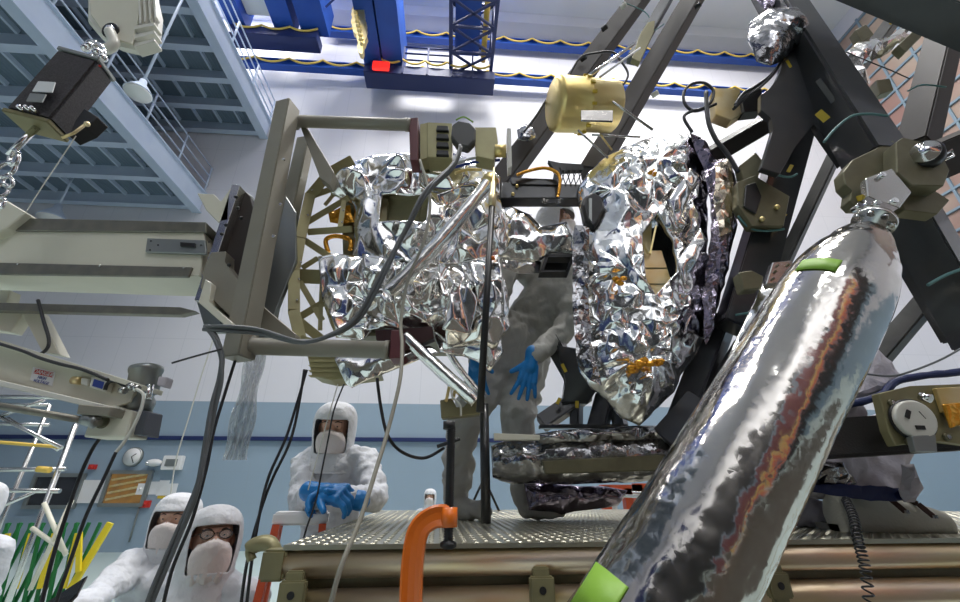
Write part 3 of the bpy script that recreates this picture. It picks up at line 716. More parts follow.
for px, py in ((151, 241), (150, 250), (209, 242), (209, 253), (158, 245), (201, 245)):
    m_ = MB(); m_.ball(P(px, py, 1.484), .0035, seg=8); m_.build('screw', M['black'], pl)
m_ = MB(); m_.prism([(-20, 196), (6, 200), (26, 212), (6, 228), (-20, 240)], 1.46, .25, 0, .004); m_.build('end_flange', M['cream'], root)
m_ = MB(); m_.prism([(-60, 301), (180, 307), (196, 311), (180, 315), (-60, 309)], 1.55, .03, 0, .002); m_.build('lower_rail', M['railgrey'], root)
for poly in ([(20, 311), (38, 311), (60, 355), (42, 352)], [(-20, 312), (24, 312), (10, 332), (-20, 328)], [(-20, 290), (10, 290), (4, 312), (-20, 312)]):
    m_ = MB(); m_.prism(poly, 1.6, .05, 0, .003); m_.build('strut', M['cream'], root)
# dark end plate with steel edge, brackets
m_ = MB(); m_.prism([(238, 186), (252, 196), (246, 240), (232, 330), (205, 330), (196, 300)], 1.60, .05, 0, .003); ep = m_.build('end_plate', M['steelgrey'], root)
m_ = MB(); m_.prism([(232, 184), (240, 185), (202, 302), (194, 300)], 1.50, .06, 0, .002); m_.build('edge_bar', M['steel'], ep)
m_ = MB(); m_.prism([(240, 186), (250, 196), (262, 250), (232, 320), (204, 300)], 1.55, .04, 0, .002); m_.build('dark_web', M['carbonbrown'], ep)
m_ = MB(); m_.prism([(197, 193), (214, 194), (221, 203), (230, 188), (228, 220), (218, 222), (206, 210)], 1.5, .1, 0, .003); m_.build('bracket', M['cream'], root)
m_ = MB(); m_.prism([(211, 252), (226, 251), (224, 262), (238, 280), (232, 318), (200, 288), (204, 266)], 1.47, .07, 0, .003); m_.build('bracket', M['taupe'], root)
m_ = MB(); m_.prism([(205, 279), (212, 283), (208, 302), (233, 323), (230, 330), (198, 302)], 1.44, .12, 0, .003); m_.build('bracket', M['cream'], root)
for px, py in ((236, 197), (226, 225), (222, 234), (238, 208), (241, 218), (229, 265), (216, 315), (222, 322)):
    m_ = MB(); m_.ball(P(px, py, 1.47), .008, seg=8); m_.build('bolt', M['black'], ep)

# taupe rectangular handling frame
root = thing('handling_frame', P(262, 360, 1.7), 'taupe rectangular lifting frame with round arms holding the left foil box', 'lifting frame')
def vbeam(name, a, b, w_, d_, m, Y, Y2=None, bev=.004, par=None, roll=0):
    mb = MB(); mb.beam(P(*a, Y), P(*b, Y2 or Y), w_, d_, roll, 0, bev); return mb.build(name, m, par or root)
pt = P(288, 106, 1.50); pb = P(238, 359, 1.50)
m_ = MB(); m_.beam(pb, pt, .078, .085, 0, 0, .004, ref=(0.25, 1, 0)); up_ = m_.build('upright', M['taupe'], root)
for px, py in ((281, 205), (274, 237), (284, 160)):
    m_ = MB(); c = P(px, py, 1.448); m_.cyl(c, c+Vector((0, -.008, 0)), .006, 10); m_.build('bolt', M['steel'], up_)
m_ = MB(); m_.beam(P(262, 340, 1.75), P(306, 140, 1.75), .075, .06, 0, 0, .004, ref=(.2, 1, 0)); m_.build('upright', M['taupe'], root)
m_ = MB(); m_.prism([(297, 118), (303, 120), (334, 172), (330, 186), (320, 178)], 1.58, .05, 0, .003); m_.build('brace', M['taupe'], root)
m_ = MB(); m_.prism([(286, 196), (296, 212), (296, 260), (262, 345), (246, 345), (272, 260)], 1.70, .03, 0, .003); m_.build('web_plate', M['steelgrey'], root)
m_ = MB(); m_.prism([(262, 305), (296, 334), (296, 342), (256, 332)], 1.62, .05, 0, .003); m_.build('brace', M['taupe'], root)
a, b = P(292, 121, 1.55), P(411, 125, 1.55); m_ = MB(); m_.lathe(a, b-a, [(0, .042), (.025, .042), (.03, .030), ((b-a).length-.03, .030), ((b-a).length-.028, .033), ((b-a).length, .033)], 28); m_.build('round_arm', M['taupe'], root)
a, b = P(246, 346, 1.52), P(390, 350, 1.52); m_ = MB(); m_.lathe(a, b-a, [(0, .045), (.02, .045), (.024, .035), (.03, .042), (.035, .033), ((b-a).length-.02, .033), ((b-a).length-.018, .036), ((b-a).length, .036)], 28); m_.build('round_arm', M['taupe'], root)
for poly, Y in (([(409, 118), (418, 117), (418, 160), (410, 160)], 1.53), ([(391, 330), (402, 330), (400, 358), (389, 358)], 1.49)):
    m_ = MB(); m_.prism(poly, Y, .09, 0, .003); m_.build('clamp_bracket', M['maroon'], root)
m_ = MB(); m_.prism([(375, 330), (432, 326), (434, 338), (404, 350), (376, 340)], 1.64, .05, 0, .003); m_.build('reflection_strip', mat('dark_maroon_reflection', (.045, .015, .015), .4), root)  # maroon reflection below the foil, built as a dark coloured strip

# ================================================================= LEFT FOIL INSTRUMENT
root = thing('foil_wrapped_instrument', P(410, 380, 1.8), 'boxy instrument wrapped in bright crumpled silver foil on olive lattice frame, left of centre', 'spacecraft instrument')
# inner body
m_ = MB(); m_.prism([(340, 175), (490, 170), (492, 335), (345, 335)], 1.85, .35, 0, .01); m_.build('inner_body', M['olive_dark'], root)
# olive frame
fr = []
def olive(a, b, w_, Y, par, d_=.03): m_ = MB(); m_.beam(P(*a, Y), P(*b, Y), w_*1.35, d_, 0, 0, .002); o = m_.build('frame_member', M['olive_frame'], par); return o
m_ = MB()
outline = [(352, 160), (330, 172), (310, 196), (300, 240), (294, 272), (294, 312), (302, 345)]
for a, b in zip(outline, outline[1:]): m_.beam(P(*a, 1.74), P(*b, 1.74), .05, .05, 0, 0, .003)
m_.beam(P(302, 340, 1.74), P(330, 350, 1.74), .04, .05, 0, 0, .003)
fm = m_.build('lattice_frame', M['olive_frame'], root)
for a, b, w_ in (((306, 223), (348, 198), .022), ((308, 232), (352, 229), .024), ((304, 240), (338, 262), .024), ((297, 276), (322, 277), .05), ((344, 200), (340, 228), .018),
                 ((312, 196), (340, 186), .022), ((302, 268), (318, 258), .018), ((300, 282), (322, 320), .020), ((298, 318), (328, 300), .024), ((322, 278), (320, 330), .014), ((300, 322), (322, 340), .03), ((352, 160), (318, 182), .014), ((357, 166), (325, 205), .014)):
    olive(a, b, w_, 1.76, fm, .02)
for px, py in ((308, 215), (301, 262), (299, 279), (343, 210), (342, 222), (297, 300), (312, 190)):
    m_ = MB(); m_.ball(P(px, py, 1.715), .006, seg=8); m_.build('bolt', M['steel'], fm)
m_ = MB(); foil_block(m_, [(328, 212), (350, 205), (354, 222), (340, 224), (330, 222)], 1.80, .03, .01, 5, .01, 20, 31, R=8); m_.build('amber_film', M['amber'], root)
m_ = MB(); m_.tube(spline(pxs([(328, 252), (326, 240), (336, 236), (350, 240), (350, 250)], 1.80), 5), .012, 8); m_.build('amber_loop', M['amber'], root)
m_ = MB(); m_.prism([(306, 350), (372, 352), (378, 374), (330, 380), (312, 376)], 1.70, .12, 0, .003)
for k in range(5): m_.prism([(308, 355+k*5), (340, 355+k*5), (340, 357+k*5), (310, 357+k*5)], 1.695, .01)
m_.build('bottom_bracket', M['olive_frame'], root)
# foil blankets
m_ = MB(); foil_block(m_, [(332, 172), (345, 163), (372, 158), (400, 154), (420, 156), (452, 153), (474, 162), (492, 168), (500, 178), (503, 215), (498, 262), (440, 268), (404, 262), (365, 262), (352, 254), (354, 236), (352, 200), (330, 196)],
    lambda x, y: 1.70+.0006*abs(x-420), .30, .05, 10, .034, 4, 11, holes=[[(384, 200), (430, 202), (427, 228), (381, 227)]], R=22, jit=.6, stars=[(372, 178, 1.7, .22, 7, .06), (362, 232, 1.7, .22, 6, .05), (415, 176, 1.7, .22, 7, .06), (462, 200, 1.7, .26, 8, .07), (452, 244, 1.7, .24, 7, .06), (402, 246, 1.7, .20, 6, .05)]); soften(m_.build('upper_blanket', M['foil'], root), .72)
m_ = MB(); m_.prism([(382, 198), (432, 200), (429, 230), (379, 229)], 1.76, .03, 0); m_.prism([(382, 198), (388, 199), (386, 229), (379, 229)], 1.73, .03); m_.prism([(404, 206), (420, 206), (418, 224), (403, 224)], 1.75, .02); m_.build('recessed_window', M['olive'], root)
m_ = MB(); foil_block(m_, [(318, 256), (352, 252), (364, 255), (367, 300), (372, 330), (364, 340), (336, 338), (330, 324), (322, 300)],
    1.69, .20, .03, 11, .035, 4, 12, R=14, jit=.6, stars=[(340, 286, 1.69, .2, 7, .05), (350, 322, 1.69, .18, 7, .04)]); soften(m_.build('side_blanket', M['foil'], root), .72)
m_ = MB(); foil_block(m_, [(362, 254), (405, 258), (445, 262), (498, 258), (506, 300), (504, 330), (498, 346), (478, 340), (448, 346), (436, 330), (430, 327), (364, 330)],
    lambda x, y: 1.66, .25, .05, 10, .034, 4, 13, R=22, jit=.6, stars=[(388, 288, 1.66, .26, 8, .07), (424, 306, 1.66, .22, 7, .06), (455, 272, 1.66, .26, 9, .07), (484, 306, 1.66, .24, 8, .06), (400, 322, 1.66, .18, 6, .04)]); soften(m_.build('lower_blanket', M['foil'], root), .72)
m_ = MB(); foil_block(m_, [(334, 358), (344, 350), (404, 354), (430, 345), (440, 352), (398, 368), (352, 388), (346, 384)],
    1.66, .12, .02, 9, .02, 6, 14, R=12); soften(m_.build('hanging_flap', M['foil'], root), .72)
m_ = MB(); foil_block(m_, [(432, 332), (500, 334), (504, 352), (490, 372), (478, 362), (462, 356), (440, 352)],
    1.72, .10, .02, 9, .02, 6, 15, R=12); soften(m_.build('hanging_flap', M['foil'], root), .72)
for i, poly in enumerate(([(436, 262), (462, 262), (478, 300), (470, 334), (442, 330), (446, 292)], [(468, 262), (500, 262), (503, 296), (488, 322), (478, 300)])):
    m_ = MB(); foil_block(m_, poly, 1.60, .03, .02, 8, .02, 5, 50+i, R=12, stars=[((458, 268, 1.6, .25, 11, .06), (488, 270, 1.6, .22, 9, .055))[i]]); soften(m_.build('gathered_fold', M['foil'], root), .72)
m_ = MB(); foil_tube(m_, pxs([(388, 294), (436, 246), (489, 182)], 1.56), .033, 24, .004, 14, 4, n=18); o = m_.build('strut_tube', M['foil_bright'], root)
m_ = MB(); a, b = P(487, 184, 1.56), P(492, 178, 1.56); m_.cyl(a, b, .036, 16); m_.build('gold_collar', M['gold'], o)
m_ = MB(); foil_tube(m_, pxs([(405, 336), (436, 366), (476, 402)], 1.66), .027, 20, .003, 14, 5, n=18); m_.build('strut_tube', M['foil_bright'], root)
m_ = MB(); foil_tube(m_, pxs([(444, 345), (462, 372), (484, 398)], 1.74), .014, 14, .002, 14, 6, n=14); m_.build('strut_tube', M['foil_bright'], root)
# bracket at its foot
m_ = MB(); m_.prism([(440, 400), (452, 398), (456, 408), (464, 408), (470, 398), (480, 396), (480, 414), (441, 418)], 1.68, .06, 0, .003); fb = m_.build('foot_bracket', M['olive'], root)
for a, b in (((446, 402), (450, 383)), ((453, 400), (456, 385))):
    m_ = MB(); m_.beam(P(*a, 1.67), P(*b, 1.67), .012, .01, 0, 0, .002); m_.build('gold_pin', M['gold'], fb)
m_ = MB(); m_.tube(spline(pxs([(452, 385), (452, 396), (460, 405), (461, 416)], 1.65), 6), .004, 8); m_.build('white_lead', M['cablewhite'], fb)
# connector block on top
m_ = MB(); m_.prism([(420, 124), (430, 122), (430, 157), (420, 160)], 1.56, .08, 0, .002); m_.prism([(427, 122), (452, 123), (452, 158), (427, 157)], 1.55, .10, 0, .003); cb = m_.build('connector_block', M['olive_frame'], root)
for k in range(4):
    y = 125+k*8.2; m_ = MB(); m_.prism([(437, y), (448, y+.5), (449, y+5.5), (436, y+5)], 1.535, .02, 0, .003); m_.build('connector', M['black'], cb)
m_ = MB(); m_.prism([(452, 124), (458, 120), (470, 122), (476, 128), (475, 140), (468, 147), (457, 144), (451, 136)], 1.51, .05, 0, .008); bs = m_.build('connector_backshell', mat('charcoal_backshell', (.07, .07, .068), .5), root)
m_ = MB(); m_.tube(spline(pxs([(456, 120), (464, 117), (473, 122)], 1.52), 5), .004, 8); m_.build('green_lead', M['greentape'], bs)
m_ = MB(); m_.prism([(474, 127), (496, 127), (498, 142), (494, 160), (476, 156)], 1.56, .08, 0, .003); m_.build('connector_block', M['olive_frame'], root)
m_ = MB(); a, b = P(495, 151, 1.56), P(506, 151, 1.56); m_.cyl(a, b, .034, 6); m_.build('gold_nut', M['gold'], root)
m_ = MB(); m_.prism([(507, 128), (511, 128), (512, 166), (508, 168)], 1.55, .06, 0, .002); m_.build('flange', M['cream_white'], root)
for k, (a, b, mm) in enumerate((((452, 168), (500, 160), 'blueprint'), ((455, 164), (498, 155), 'white'), ((455, 173), (482, 170), 'gold'))):
    m_ = MB(); m_.tube(spline(pxs([a, ((a[0]+b[0])/2, (a[1]+b[1])/2-2), b], 1.60), 5), .007, 8); m_.build('ribbon_lead', M[mm], root)
# black support rod
root2 = thing('support_rod', P(478, 425, 1.5), 'long thin black rod with brass tip hanging in front of left foil box', 'rod')
m_ = MB(); m_.cyl(P(480, 412, 1.50), P(492, 206, 1.50), .0135, 16); m_.build('shaft', M['black'], root2)
m_ = MB(); a, b = P(492, 207, 1.50), P(494, 168, 1.50); L_ = (b-a).length; m_.lathe(a, b-a, [(0, .016), (L_*.3, .018), (L_*.32, .013), (L_*.6, .013), (L_*.62, .008), (L_, .004)], 16); m_.build('brass_tip', M['gold_dull'], root2)
m_ = MB(); m_.cyl(P(491, 258, 1.50), P(495, 258, 1.50), .010, 12); m_.build('orange_clip', M['orange'], root2)

# ================================================================= FRAME OF CHARCOAL BEAMS
root = thing('truss_frame', P(800, 430, 1.6), 'large truss of charcoal composite box beams with olive joint fittings at right', 'truss frame')
def cb_(name, pts, w_, d_, m='carbon', roll=0, Ys=None, bev=.006, par=None, w1=None, ref=None):
    mb = MB(); mb.beam(P(*pts[0], Ys[0]), P(*pts[1], Ys[1]), w_, d_, roll, 0, bev, w1=w1, ref=ref); return mb.build(name, M[m], par or root)
B1 = cb_('beam', [(668, -40), (494, 192)], .135, .13, 'carbonbrown', .5, (2.15, 2.15))
B2 = cb_('beam', [(716, -40), (590, 175)], .13, .13, 'carbonbrown', .45, (2.05, 2.1))
B2b = cb_('beam', [(684, -30), (632, 60)], .07, .08, 'carbon', .3, (1.95, 1.95))
B3 = cb_('beam', [(748, -50), (878, 165)], .17, .15, 'carbon', .62, (1.62, 1.36), bev=.012)
B4 = cb_('beam', [(798, 118), (736, 330)], .15, .12, 'carbon', -.35, (1.64, 1.72))
B5 = cb_('beam', [(722, 318), (676, 440)], .11, .10, 'carbon', .4, (1.85, 1.9))
B6 = cb_('beam', [(958, -20), (916, 150)], .12, .11, 'carbonbrown', .55, (1.45, 1.5))
B7 = cb_('beam', [(838, -24), (1010, 44)], .15, .10, 'carbon', .2, (1.25, 1.2))
B8 = cb_('beam', [(890, 180), (1010, 130)], .15, .12, 'carbonbrown', .2, (1.42, 1.35))
B9 = cb_('beam', [(900, 195), (985, 345)], .15, .12, 'carbon', .35, (1.45, 1.55))
B10 = cb_('beam', [(915, -10), (842, 90)], .07, .08, 'carbongrey', .4, (1.75, 1.8))
B11 = cb_('beam', [(850, 122), (752, 330)], .055, .06, 'carbongrey', .3, (1.75, 1.8))
B12 = cb_('beam', [(960, 262), (876, 360)], .08, .07, 'carbongrey', .4, (1.8, 1.85))
B13 = cb_('beam', [(905, 250), (960, 340)], .10, .08, 'carbon', .4, (1.72, 1.75))
B14 = cb_('beam', [(684, 172), (790, 110)], .085, .09, 'carbonbrown', .3, (1.8, 1.72))
# gusset plates
def gus(name, poly, Y, th, m, par=None, bev=.003):
    mb = MB(); mb.prism(poly, Y, th, 0, bev); return mb.build(name, M[m], par or root)
gus('gusset_plate', [(800, 36), (848, 118), (842, 165), (826, 141), (814, 123), (796, 146), (780, 174), (761, 168), (774, 130), (772, 118), (761, 110), (761, 94), (770, 89), (777, 80), (781, 70), (783, 58)], 1.47, .03, 'carbon')
gus('gusset_plate', [(843, 172), (852, 160), (893, 140), (908, 160), (902, 196), (884, 206), (856, 206), (850, 200), (853, 190), (845, 184)], 1.28, .05, 'olive_dark')
# lower charcoal webs
L = [('beam', [(551, 338), (586, 398)], .085), ('beam', [(588, 392), (541, 424)], .075), ('beam', [(577, 398), (576, 432)], .045), ('beam', [(606, 396), (596, 434)], .085), ('beam', [(608, 372), (622, 432)], .055),
     ('beam', [(748, 346), (718, 396)], .10), ('beam', [(700, 400), (664, 440)], .10)]
for i, (n_, pts, w_) in enumerate(L): cb_(n_, pts, w_, .07, 'carbon', .35, (2.05 if i < 5 else 1.8, 2.05 if i < 5 else 1.85))
gus('gusset_plate', [(557, 345), (588, 350), (600, 385), (588, 404), (562, 402), (566, 380)], 2.0, .04, 'carbon')
gus('gusset_plate', [(690, 412), (712, 392), (732, 398), (730, 425), (700, 432)], 1.78, .03, 'olive_dark')
for pts in (((566, 372), (562, 364)), ((560, 398), (557, 404)), ((577, 401), (577, 408)), ((619, 404), (622, 409))):
    cb_('yellow_tag', pts, .016, .008, 'yellow', 0, (1.97, 1.97), .001)
# yellow tape marks
for a, b, w_, Y in (((818, 112), (827, 120), .03, 1.36), ((786, 61), (790, 68), .02, 1.47), ((777, 143), (775, 156), .018, 1.48), ((788, 172), (792, 165), .016, 1.55), ((774, 226), (786, 214), .012, 1.60),
                 ((890, 24), (898, 16), .016, 1.70), ((857, 199), (866, 196), .02, 1.25)):
    cb_('yellow_tape', (a, b), w_, .004, 'yellow', 0, (Y, Y), .001)
cb_('grey_strip', [(818, 80), (834, 102)], .022, .006, 'carbongrey', 0, (1.38, 1.37), .001)
# teal cords round beams
def cord(pts, Y, r=.005): mb = MB(); mb.tube(spline(pxs(pts, Y), 6), r, 8); mb.build('lacing_cord', M['teal'], root)
cord([(824, 142), (836, 128), (852, 116), (870, 114), (888, 116)], 1.255)
cord([(738, 216), (750, 228), (766, 231), (784, 229)], 1.58); cord([(762, 168), (778, 175), (790, 177), (797, 174)], 1.53)
cord([(908, 91), (922, 85), (946, 87)], 1.40, .004); cord([(928, 285), (946, 275), (965, 268)], 1.42, .006)
cord([(736, 315), (754, 312)], 1.63, .005); cord([(623, 2), (645, 12), (652, 24)], 2.02, .004); cord([(649, 22), (654, 30), (664, 24)], 1.90, .004)
# joint fittings
hub = gus('joint_fitting', [(896, 142), (903, 137), (938, 146), (950, 170), (944, 186), (912, 185), (897, 172)], 1.22, .06, 'olive_dark')
gus('joint_fitting', [(892, 184), (930, 187), (950, 200), (938, 214), (905, 210)], 1.28, .05, 'olive_dark')
m_ = MB(); c = P(926, 155, 1.21); ax = (Vector((0, 0, CZ))-c).normalized()+Vector((.1, 0, .5)); m_.lathe(c, ax, [(-.02, .052), (.012, .052), (.02, .045)], 28); m_.build('handwheel_rim', M['black'], hub)
m_ = MB(); m_.lathe(c+ax.normalized()*.02, ax, [(0, .043), (.008, .043), (.012, .02), (.02, .018), (.021, .001)], 28); m_.build('handwheel', M['chrome'], hub)
m_ = MB(); m_.tube(pxs([(940, 158), (952, 150), (953, 156), (944, 160)], 1.2), .005, 8); m_.build('pull_ring', M['chrome'], hub)
m_ = MB(); m_.prism([(866, 178), (892, 168), (912, 192), (900, 208), (878, 200), (868, 196)], 1.225, .03, 0, .003); sp_ = m_.build('steel_plate', M['steel'], root)
for px, py, r_ in ((881, 176, .010), (893, 202, .011), (858, 207, .010), (866, 205, .010), (876, 204, .010)):
    m_ = MB(); c = P(px, py, 1.222); m_.cyl(c+Vector((0, .02, 0)), c+Vector((0, -.012, 0)), r_, 12); m_.cyl(c+Vector((0, -.0125, 0)), c+Vector((0, -.0127, 0)), r_*.5, 6); m_.build('bolt', M['chrome'], sp_)
gus('side_fitting', [(737, 182), (755, 175), (768, 184), (790, 196), (784, 226), (752, 226), (738, 205)], 1.555, .05, 'olive_dark')
gus('side_fitting', [(740, 165), (756, 152), (764, 162), (758, 178), (744, 184)], 1.57, .05, 'olive_dark')
gus('side_fitting', [(746, 185), (756, 182), (762, 196), (756, 214), (744, 206)], 1.545, .008, 'black')
gus('top_fitting', [(714, 88), (740, 88), (744, 112), (732, 120), (716, 114)], 1.62, .06, 'gold_dull')
gus('top_fitting', [(740, 92), (762, 88), (762, 110), (744, 112)], 1.6, .06, 'black')
gus('side_fitting', [(876, 80), (890, 78), (894, 90), (880, 94)], 1.6, .05, 'olive_dark')
gus('side_fitting', [(898, 45), (916, 28), (924, 34), (906, 52)], 1.6, .05, 'olive_dark'); gus('side_fitting', [(855, 30), (866, 24), (874, 34), (862, 42)], 1.65, .05, 'olive_dark')
gus('clip', [(648, 22), (655, 20), (654, 32), (640, 62), (632, 58), (640, 34)], 1.88, .04, 'olive')
for px, py, Y in ((621, 8, 2.0), (602, 30, 2.02), (695, 8, 1.98), (652, 96, 2.0), (581, 60, 2.06)):
    m_ = MB(); c = P(px, py, Y); m_.cyl(c, c+Vector((.03, -.03, 0)), .018, 12); m_.build('end_clip', M['cream_white'] if px in (621, 652) else M['black'], root)
for px, py, Y in ((777, 207, 1.545), (762, 219, 1.545)):
    m_ = MB(); c = P(px, py, Y); m_.ball(c, .012, seg=10); m_.build('gold_fastener', M['gold'], root)

# silver bolt plate behind the tube
r2 = thing('mounting_plate', P(783, 280, 1.45), 'pale steel plate with six bolts above white foil, left of the big tube', 'mounting plate')
m_ = MB(); m_.prism([(773, 262), (792, 260), (795, 282), (766, 284)], 1.42, .03, 0, .003); m_.build('plate', M['steel'], r2)
for px, py in ((777, 266), (788, 265), (775, 272), (787, 271), (773, 279), (786, 278)):
    m_ = MB(); c = P(px, py, 1.418); m_.cyl(c, c-Vector((0, .006, 0)), .0045, 8); m_.build('bolt', M['olive_dark'], r2)
m_ = MB(); foil_block(m_, [(760, 284), (796, 284), (788, 320), (760, 350), (730, 400), (700, 428), (716, 380), (740, 330)], 1.45, .10, .03, 9, .03, 7, 21, R=14)
tag(soften(m_.build('foil_blanket', M['foil']), .4), 'bright silver foil strip running down behind the big tube', 'foil')
m_ = MB(); m_.prism([(739, 272), (752, 270), (764, 276), (762, 288), (744, 290)], 1.40, .05, 0, .004)
tag(m_.build('round_connector', M['olive_dark']), 'dark olive connector body with pale lettering left of the bolt plate', 'connector')

# ================================================================= RIGHT FOIL INSTRUMENT
root = thing('foil_wrapped_instrument', P(650, 425, 1.9), 'tall pear shaped instrument in finely crinkled silver foil with gold opening, right of centre', 'spacecraft instrument')
main = [(578, 188), (590, 170), (604, 158), (622, 147), (642, 139), (668, 133), (690, 134), (698, 150), (706, 165), (708, 220), (707, 262), (708, 300), (706, 330), (698, 352), (684, 372), (676, 392), (660, 408), (640, 426), (622, 418), (606, 400), (590, 388), (580, 372), (576, 340), (574, 290), (575, 255), (584, 222), (578, 205)]
m_ = MB(); foil_block(m_, main, lambda x, y: 1.78, .32, .12, 6, .03, 5, 22, ay=2.2, holes=[[(650, 225), (658, 240), (664, 252), (669, 281), (646, 306), (637, 287), (634, 247)]], R=45, aniso=(1, 1, .4),
    stars=[(620, 281, 1.68, .17, 15, .035), (643, 363, 1.68, .19, 17, .035), (652, 172, 1.68, .20, 11, .05), (608, 200, 1.7, .18, 9, .045), (690, 240, 1.7, .15, 8, .04), (598, 330, 1.7, .13, 9, .03), (684, 320, 1.7, .14, 9, .035), (690, 190, 1.7, .13, 8, .04)]); soften(m_.build('foil_blanket', M['foil_fine'], root), .75)
m_ = MB(); m_.prism([(643, 250), (662, 250), (672, 282), (660, 308), (642, 308)], 1.715, .03, 0, .004); m_.prism([(628, 240), (652, 222), (648, 310), (630, 300)], 1.77, .02); m_.build('gold_panel', M['gold_dull'], root)
m_ = MB(); m_.beam(P(638, 234, 1.69), P(648, 254, 1.70), .010, .01); m_.beam(P(656, 226, 1.69), P(650, 254, 1.70), .008, .01); m_.build('gold_rib', M['gold'], root)
m_ = MB(); m_.prism([(636, 228), (672, 228), (672, 306), (636, 306)], 1.84, .02); m_.build('dark_recess', M['black'], root)
for a, b in (((643, 268), (668, 268)), ((642, 284), (669, 284))):
    m_ = MB(); m_.beam(P(*a, 1.713), P(*b, 1.713), .004, .004); m_.build('seam', M['olive_dark'], root)
for px, py, s_ in ((620, 281, 1.2), (643, 361, 1.5), (636, 366, 1.3), (657, 363, 1.0), (652, 173, .8)):
    m_ = MB(); c = P(px, py, 1.635); r3 = random.Random(px)
    for k in range(5): m_.ball(c+Vector((r3.uniform(-.02, .02), r3.uniform(-.01, .01), r3.uniform(-.014, .014)))*s_, .011*s_, seg=8, sc=(1.3, 1, .8))
    m_.cyl(c-Vector((0, .02, 0)), c-Vector((0, .026, 0)), .007*s_, 10); m_.build('amber_connector', M['amber'], root)
m_ = MB(); foil_block(m_, [(688, 134), (706, 140), (716, 160), (728, 158), (736, 180), (737, 225), (728, 270), (716, 320), (706, 345), (700, 300), (708, 260), (712, 220), (706, 170)], 1.66, .3, .05, 4.6, .02, 9, 23, R=14, aniso=(1, 1, .5)); m_.build('violet_side_blanket', M['foil_violet'], root, smooth=False)
m_ = MB(); foil_block(m_, [(715, 164), (732, 156), (733, 200), (731, 232), (720, 236), (714, 205)], 1.60, .05, .01, 5, .01, 12, 24, R=8); m_.build('beige_foil_patch', M['foil_beige'], root, smooth=False)
for i, poly in enumerate(([(668, 200), (690, 168), (700, 174), (676, 226)], [(676, 262), (700, 228), (706, 240), (684, 286)])):
    m_ = MB(); foil_block(m_, poly, 1.60 if i < 3 else 1.64, .03, .02, 8, .02, 8, 40+i, R=10, aniso=(1, 1, .3)); soften(m_.build('loose_fold', M['foil'], root), .72)
m_ = MB(); foil_block(m_, [(575, 225), (590, 228), (588, 300), (592, 350), (602, 385), (590, 380), (578, 366), (573, 320), (572, 260)], 1.64, .05, .01, 5, .012, 14, 45, R=8, aniso=(1, 1, .4)); m_.build('edge_roll', M['foil_dark'], root, smooth=False)

# black cross beam between the instruments with details
root = thing('cross_beam', P(545, 200, 1.85), 'short black cross beam with wire mesh bracket between the two foil instruments', 'cross beam')
m_ = MB(); m_.prism([(502, 182), (586, 184), (586, 198), (500, 198)], 1.80, .08, 0, .004); m_.prism([(510, 177), (560, 179), (560, 185), (512, 184)], 1.79, .06, 0, .003); m_.build('bar', M['carbon'], root)
m_ = MB(); m_.prism([(548, 160), (560, 163), (584, 164), (583, 170), (562, 170), (560, 184), (552, 184), (555, 170)], 1.80, .03, 0, .002)
for k in range(4):
    m_.beam(P(560+k*6, 168, 1.8), P(566+k*5, 186, 1.8), .006, .006); m_.beam(P(566+k*6, 168, 1.8), P(560+k*5, 186, 1.8), .006, .006)
m_.build('mesh_bracket', M['black'], root)
m_ = MB(); m_.prism([(584, 196), (594, 191), (603, 196), (605, 206), (600, 220), (594, 228), (586, 222), (582, 205)], 1.70, .06, 0, .012); m_.build('oval_housing', M['black'], root)
m_ = MB(); m_.prism([(589, 198), (592, 198), (592, 222), (589, 218)], 1.692, .01, 0, .001); m_.build('slot', M['steelgrey'], root)
for k in range(2):
    m_ = MB(); m_.tube(spline(pxs([(517, 175), (528, 171), (544, 168), (556, 172), (560, 180), (558, 196)], 1.76-.01*k), 6), .009, 8); m_.build('amber_lead', M['amber'], root)
for px, py in ((513, 194), (517, 186)):
    m_ = MB(); m_.ball(P(px, py, 1.79), .010, seg=8); m_.build('gold_fastener', M['gold'], root)

# middle foil sheet over the standing person
root = thing('foil_shelf', P(535, 262, 1.8), 'bright crumpled foil shelf with dark square opening in front of standing person', 'foil')
m_ = MB(); foil_block(m_, [(497, 206), (512, 208), (530, 214), (542, 226), (566, 222), (576, 236), (574, 254), (548, 254), (540, 262), (497, 258)], 1.82, .12, .04, 6, .025, 8, 25, R=16); soften(m_.build('foil_blanket', M['foil'], root), .72)
m_ = MB()
for poly in ([(546, 254), (576, 254), (575, 257), (545, 257)], [(540, 270), (568, 270), (568, 272), (540, 272)], [(546, 255), (549, 255), (543, 271), (540, 271)], [(572, 255), (575, 255), (569, 272), (566, 272)]): m_.prism(poly, 1.78, .06)
m_.prism([(546, 256), (574, 256), (568, 271), (541, 271)], 1.90, .02); m_.build('open_box', M['black'], root)
m_ = MB(); foil_block(m_, [(500, 256), (542, 258), (540, 272), (520, 274), (504, 268)], 1.84, .06, .02, 6, .014, 9, 26, R=8); m_.build('foil_roll', M['foil'], root, smooth=False)
m_ = MB(); foil_block(m_, [(484, 262), (500, 262), (508, 296), (510, 326), (498, 340), (484, 336)], 1.78, .06, .02, 6, .02, 9, 27, R=10, aniso=(1, 1, .4)); soften(m_.build('foil_drape', M['foil'], root), .72)

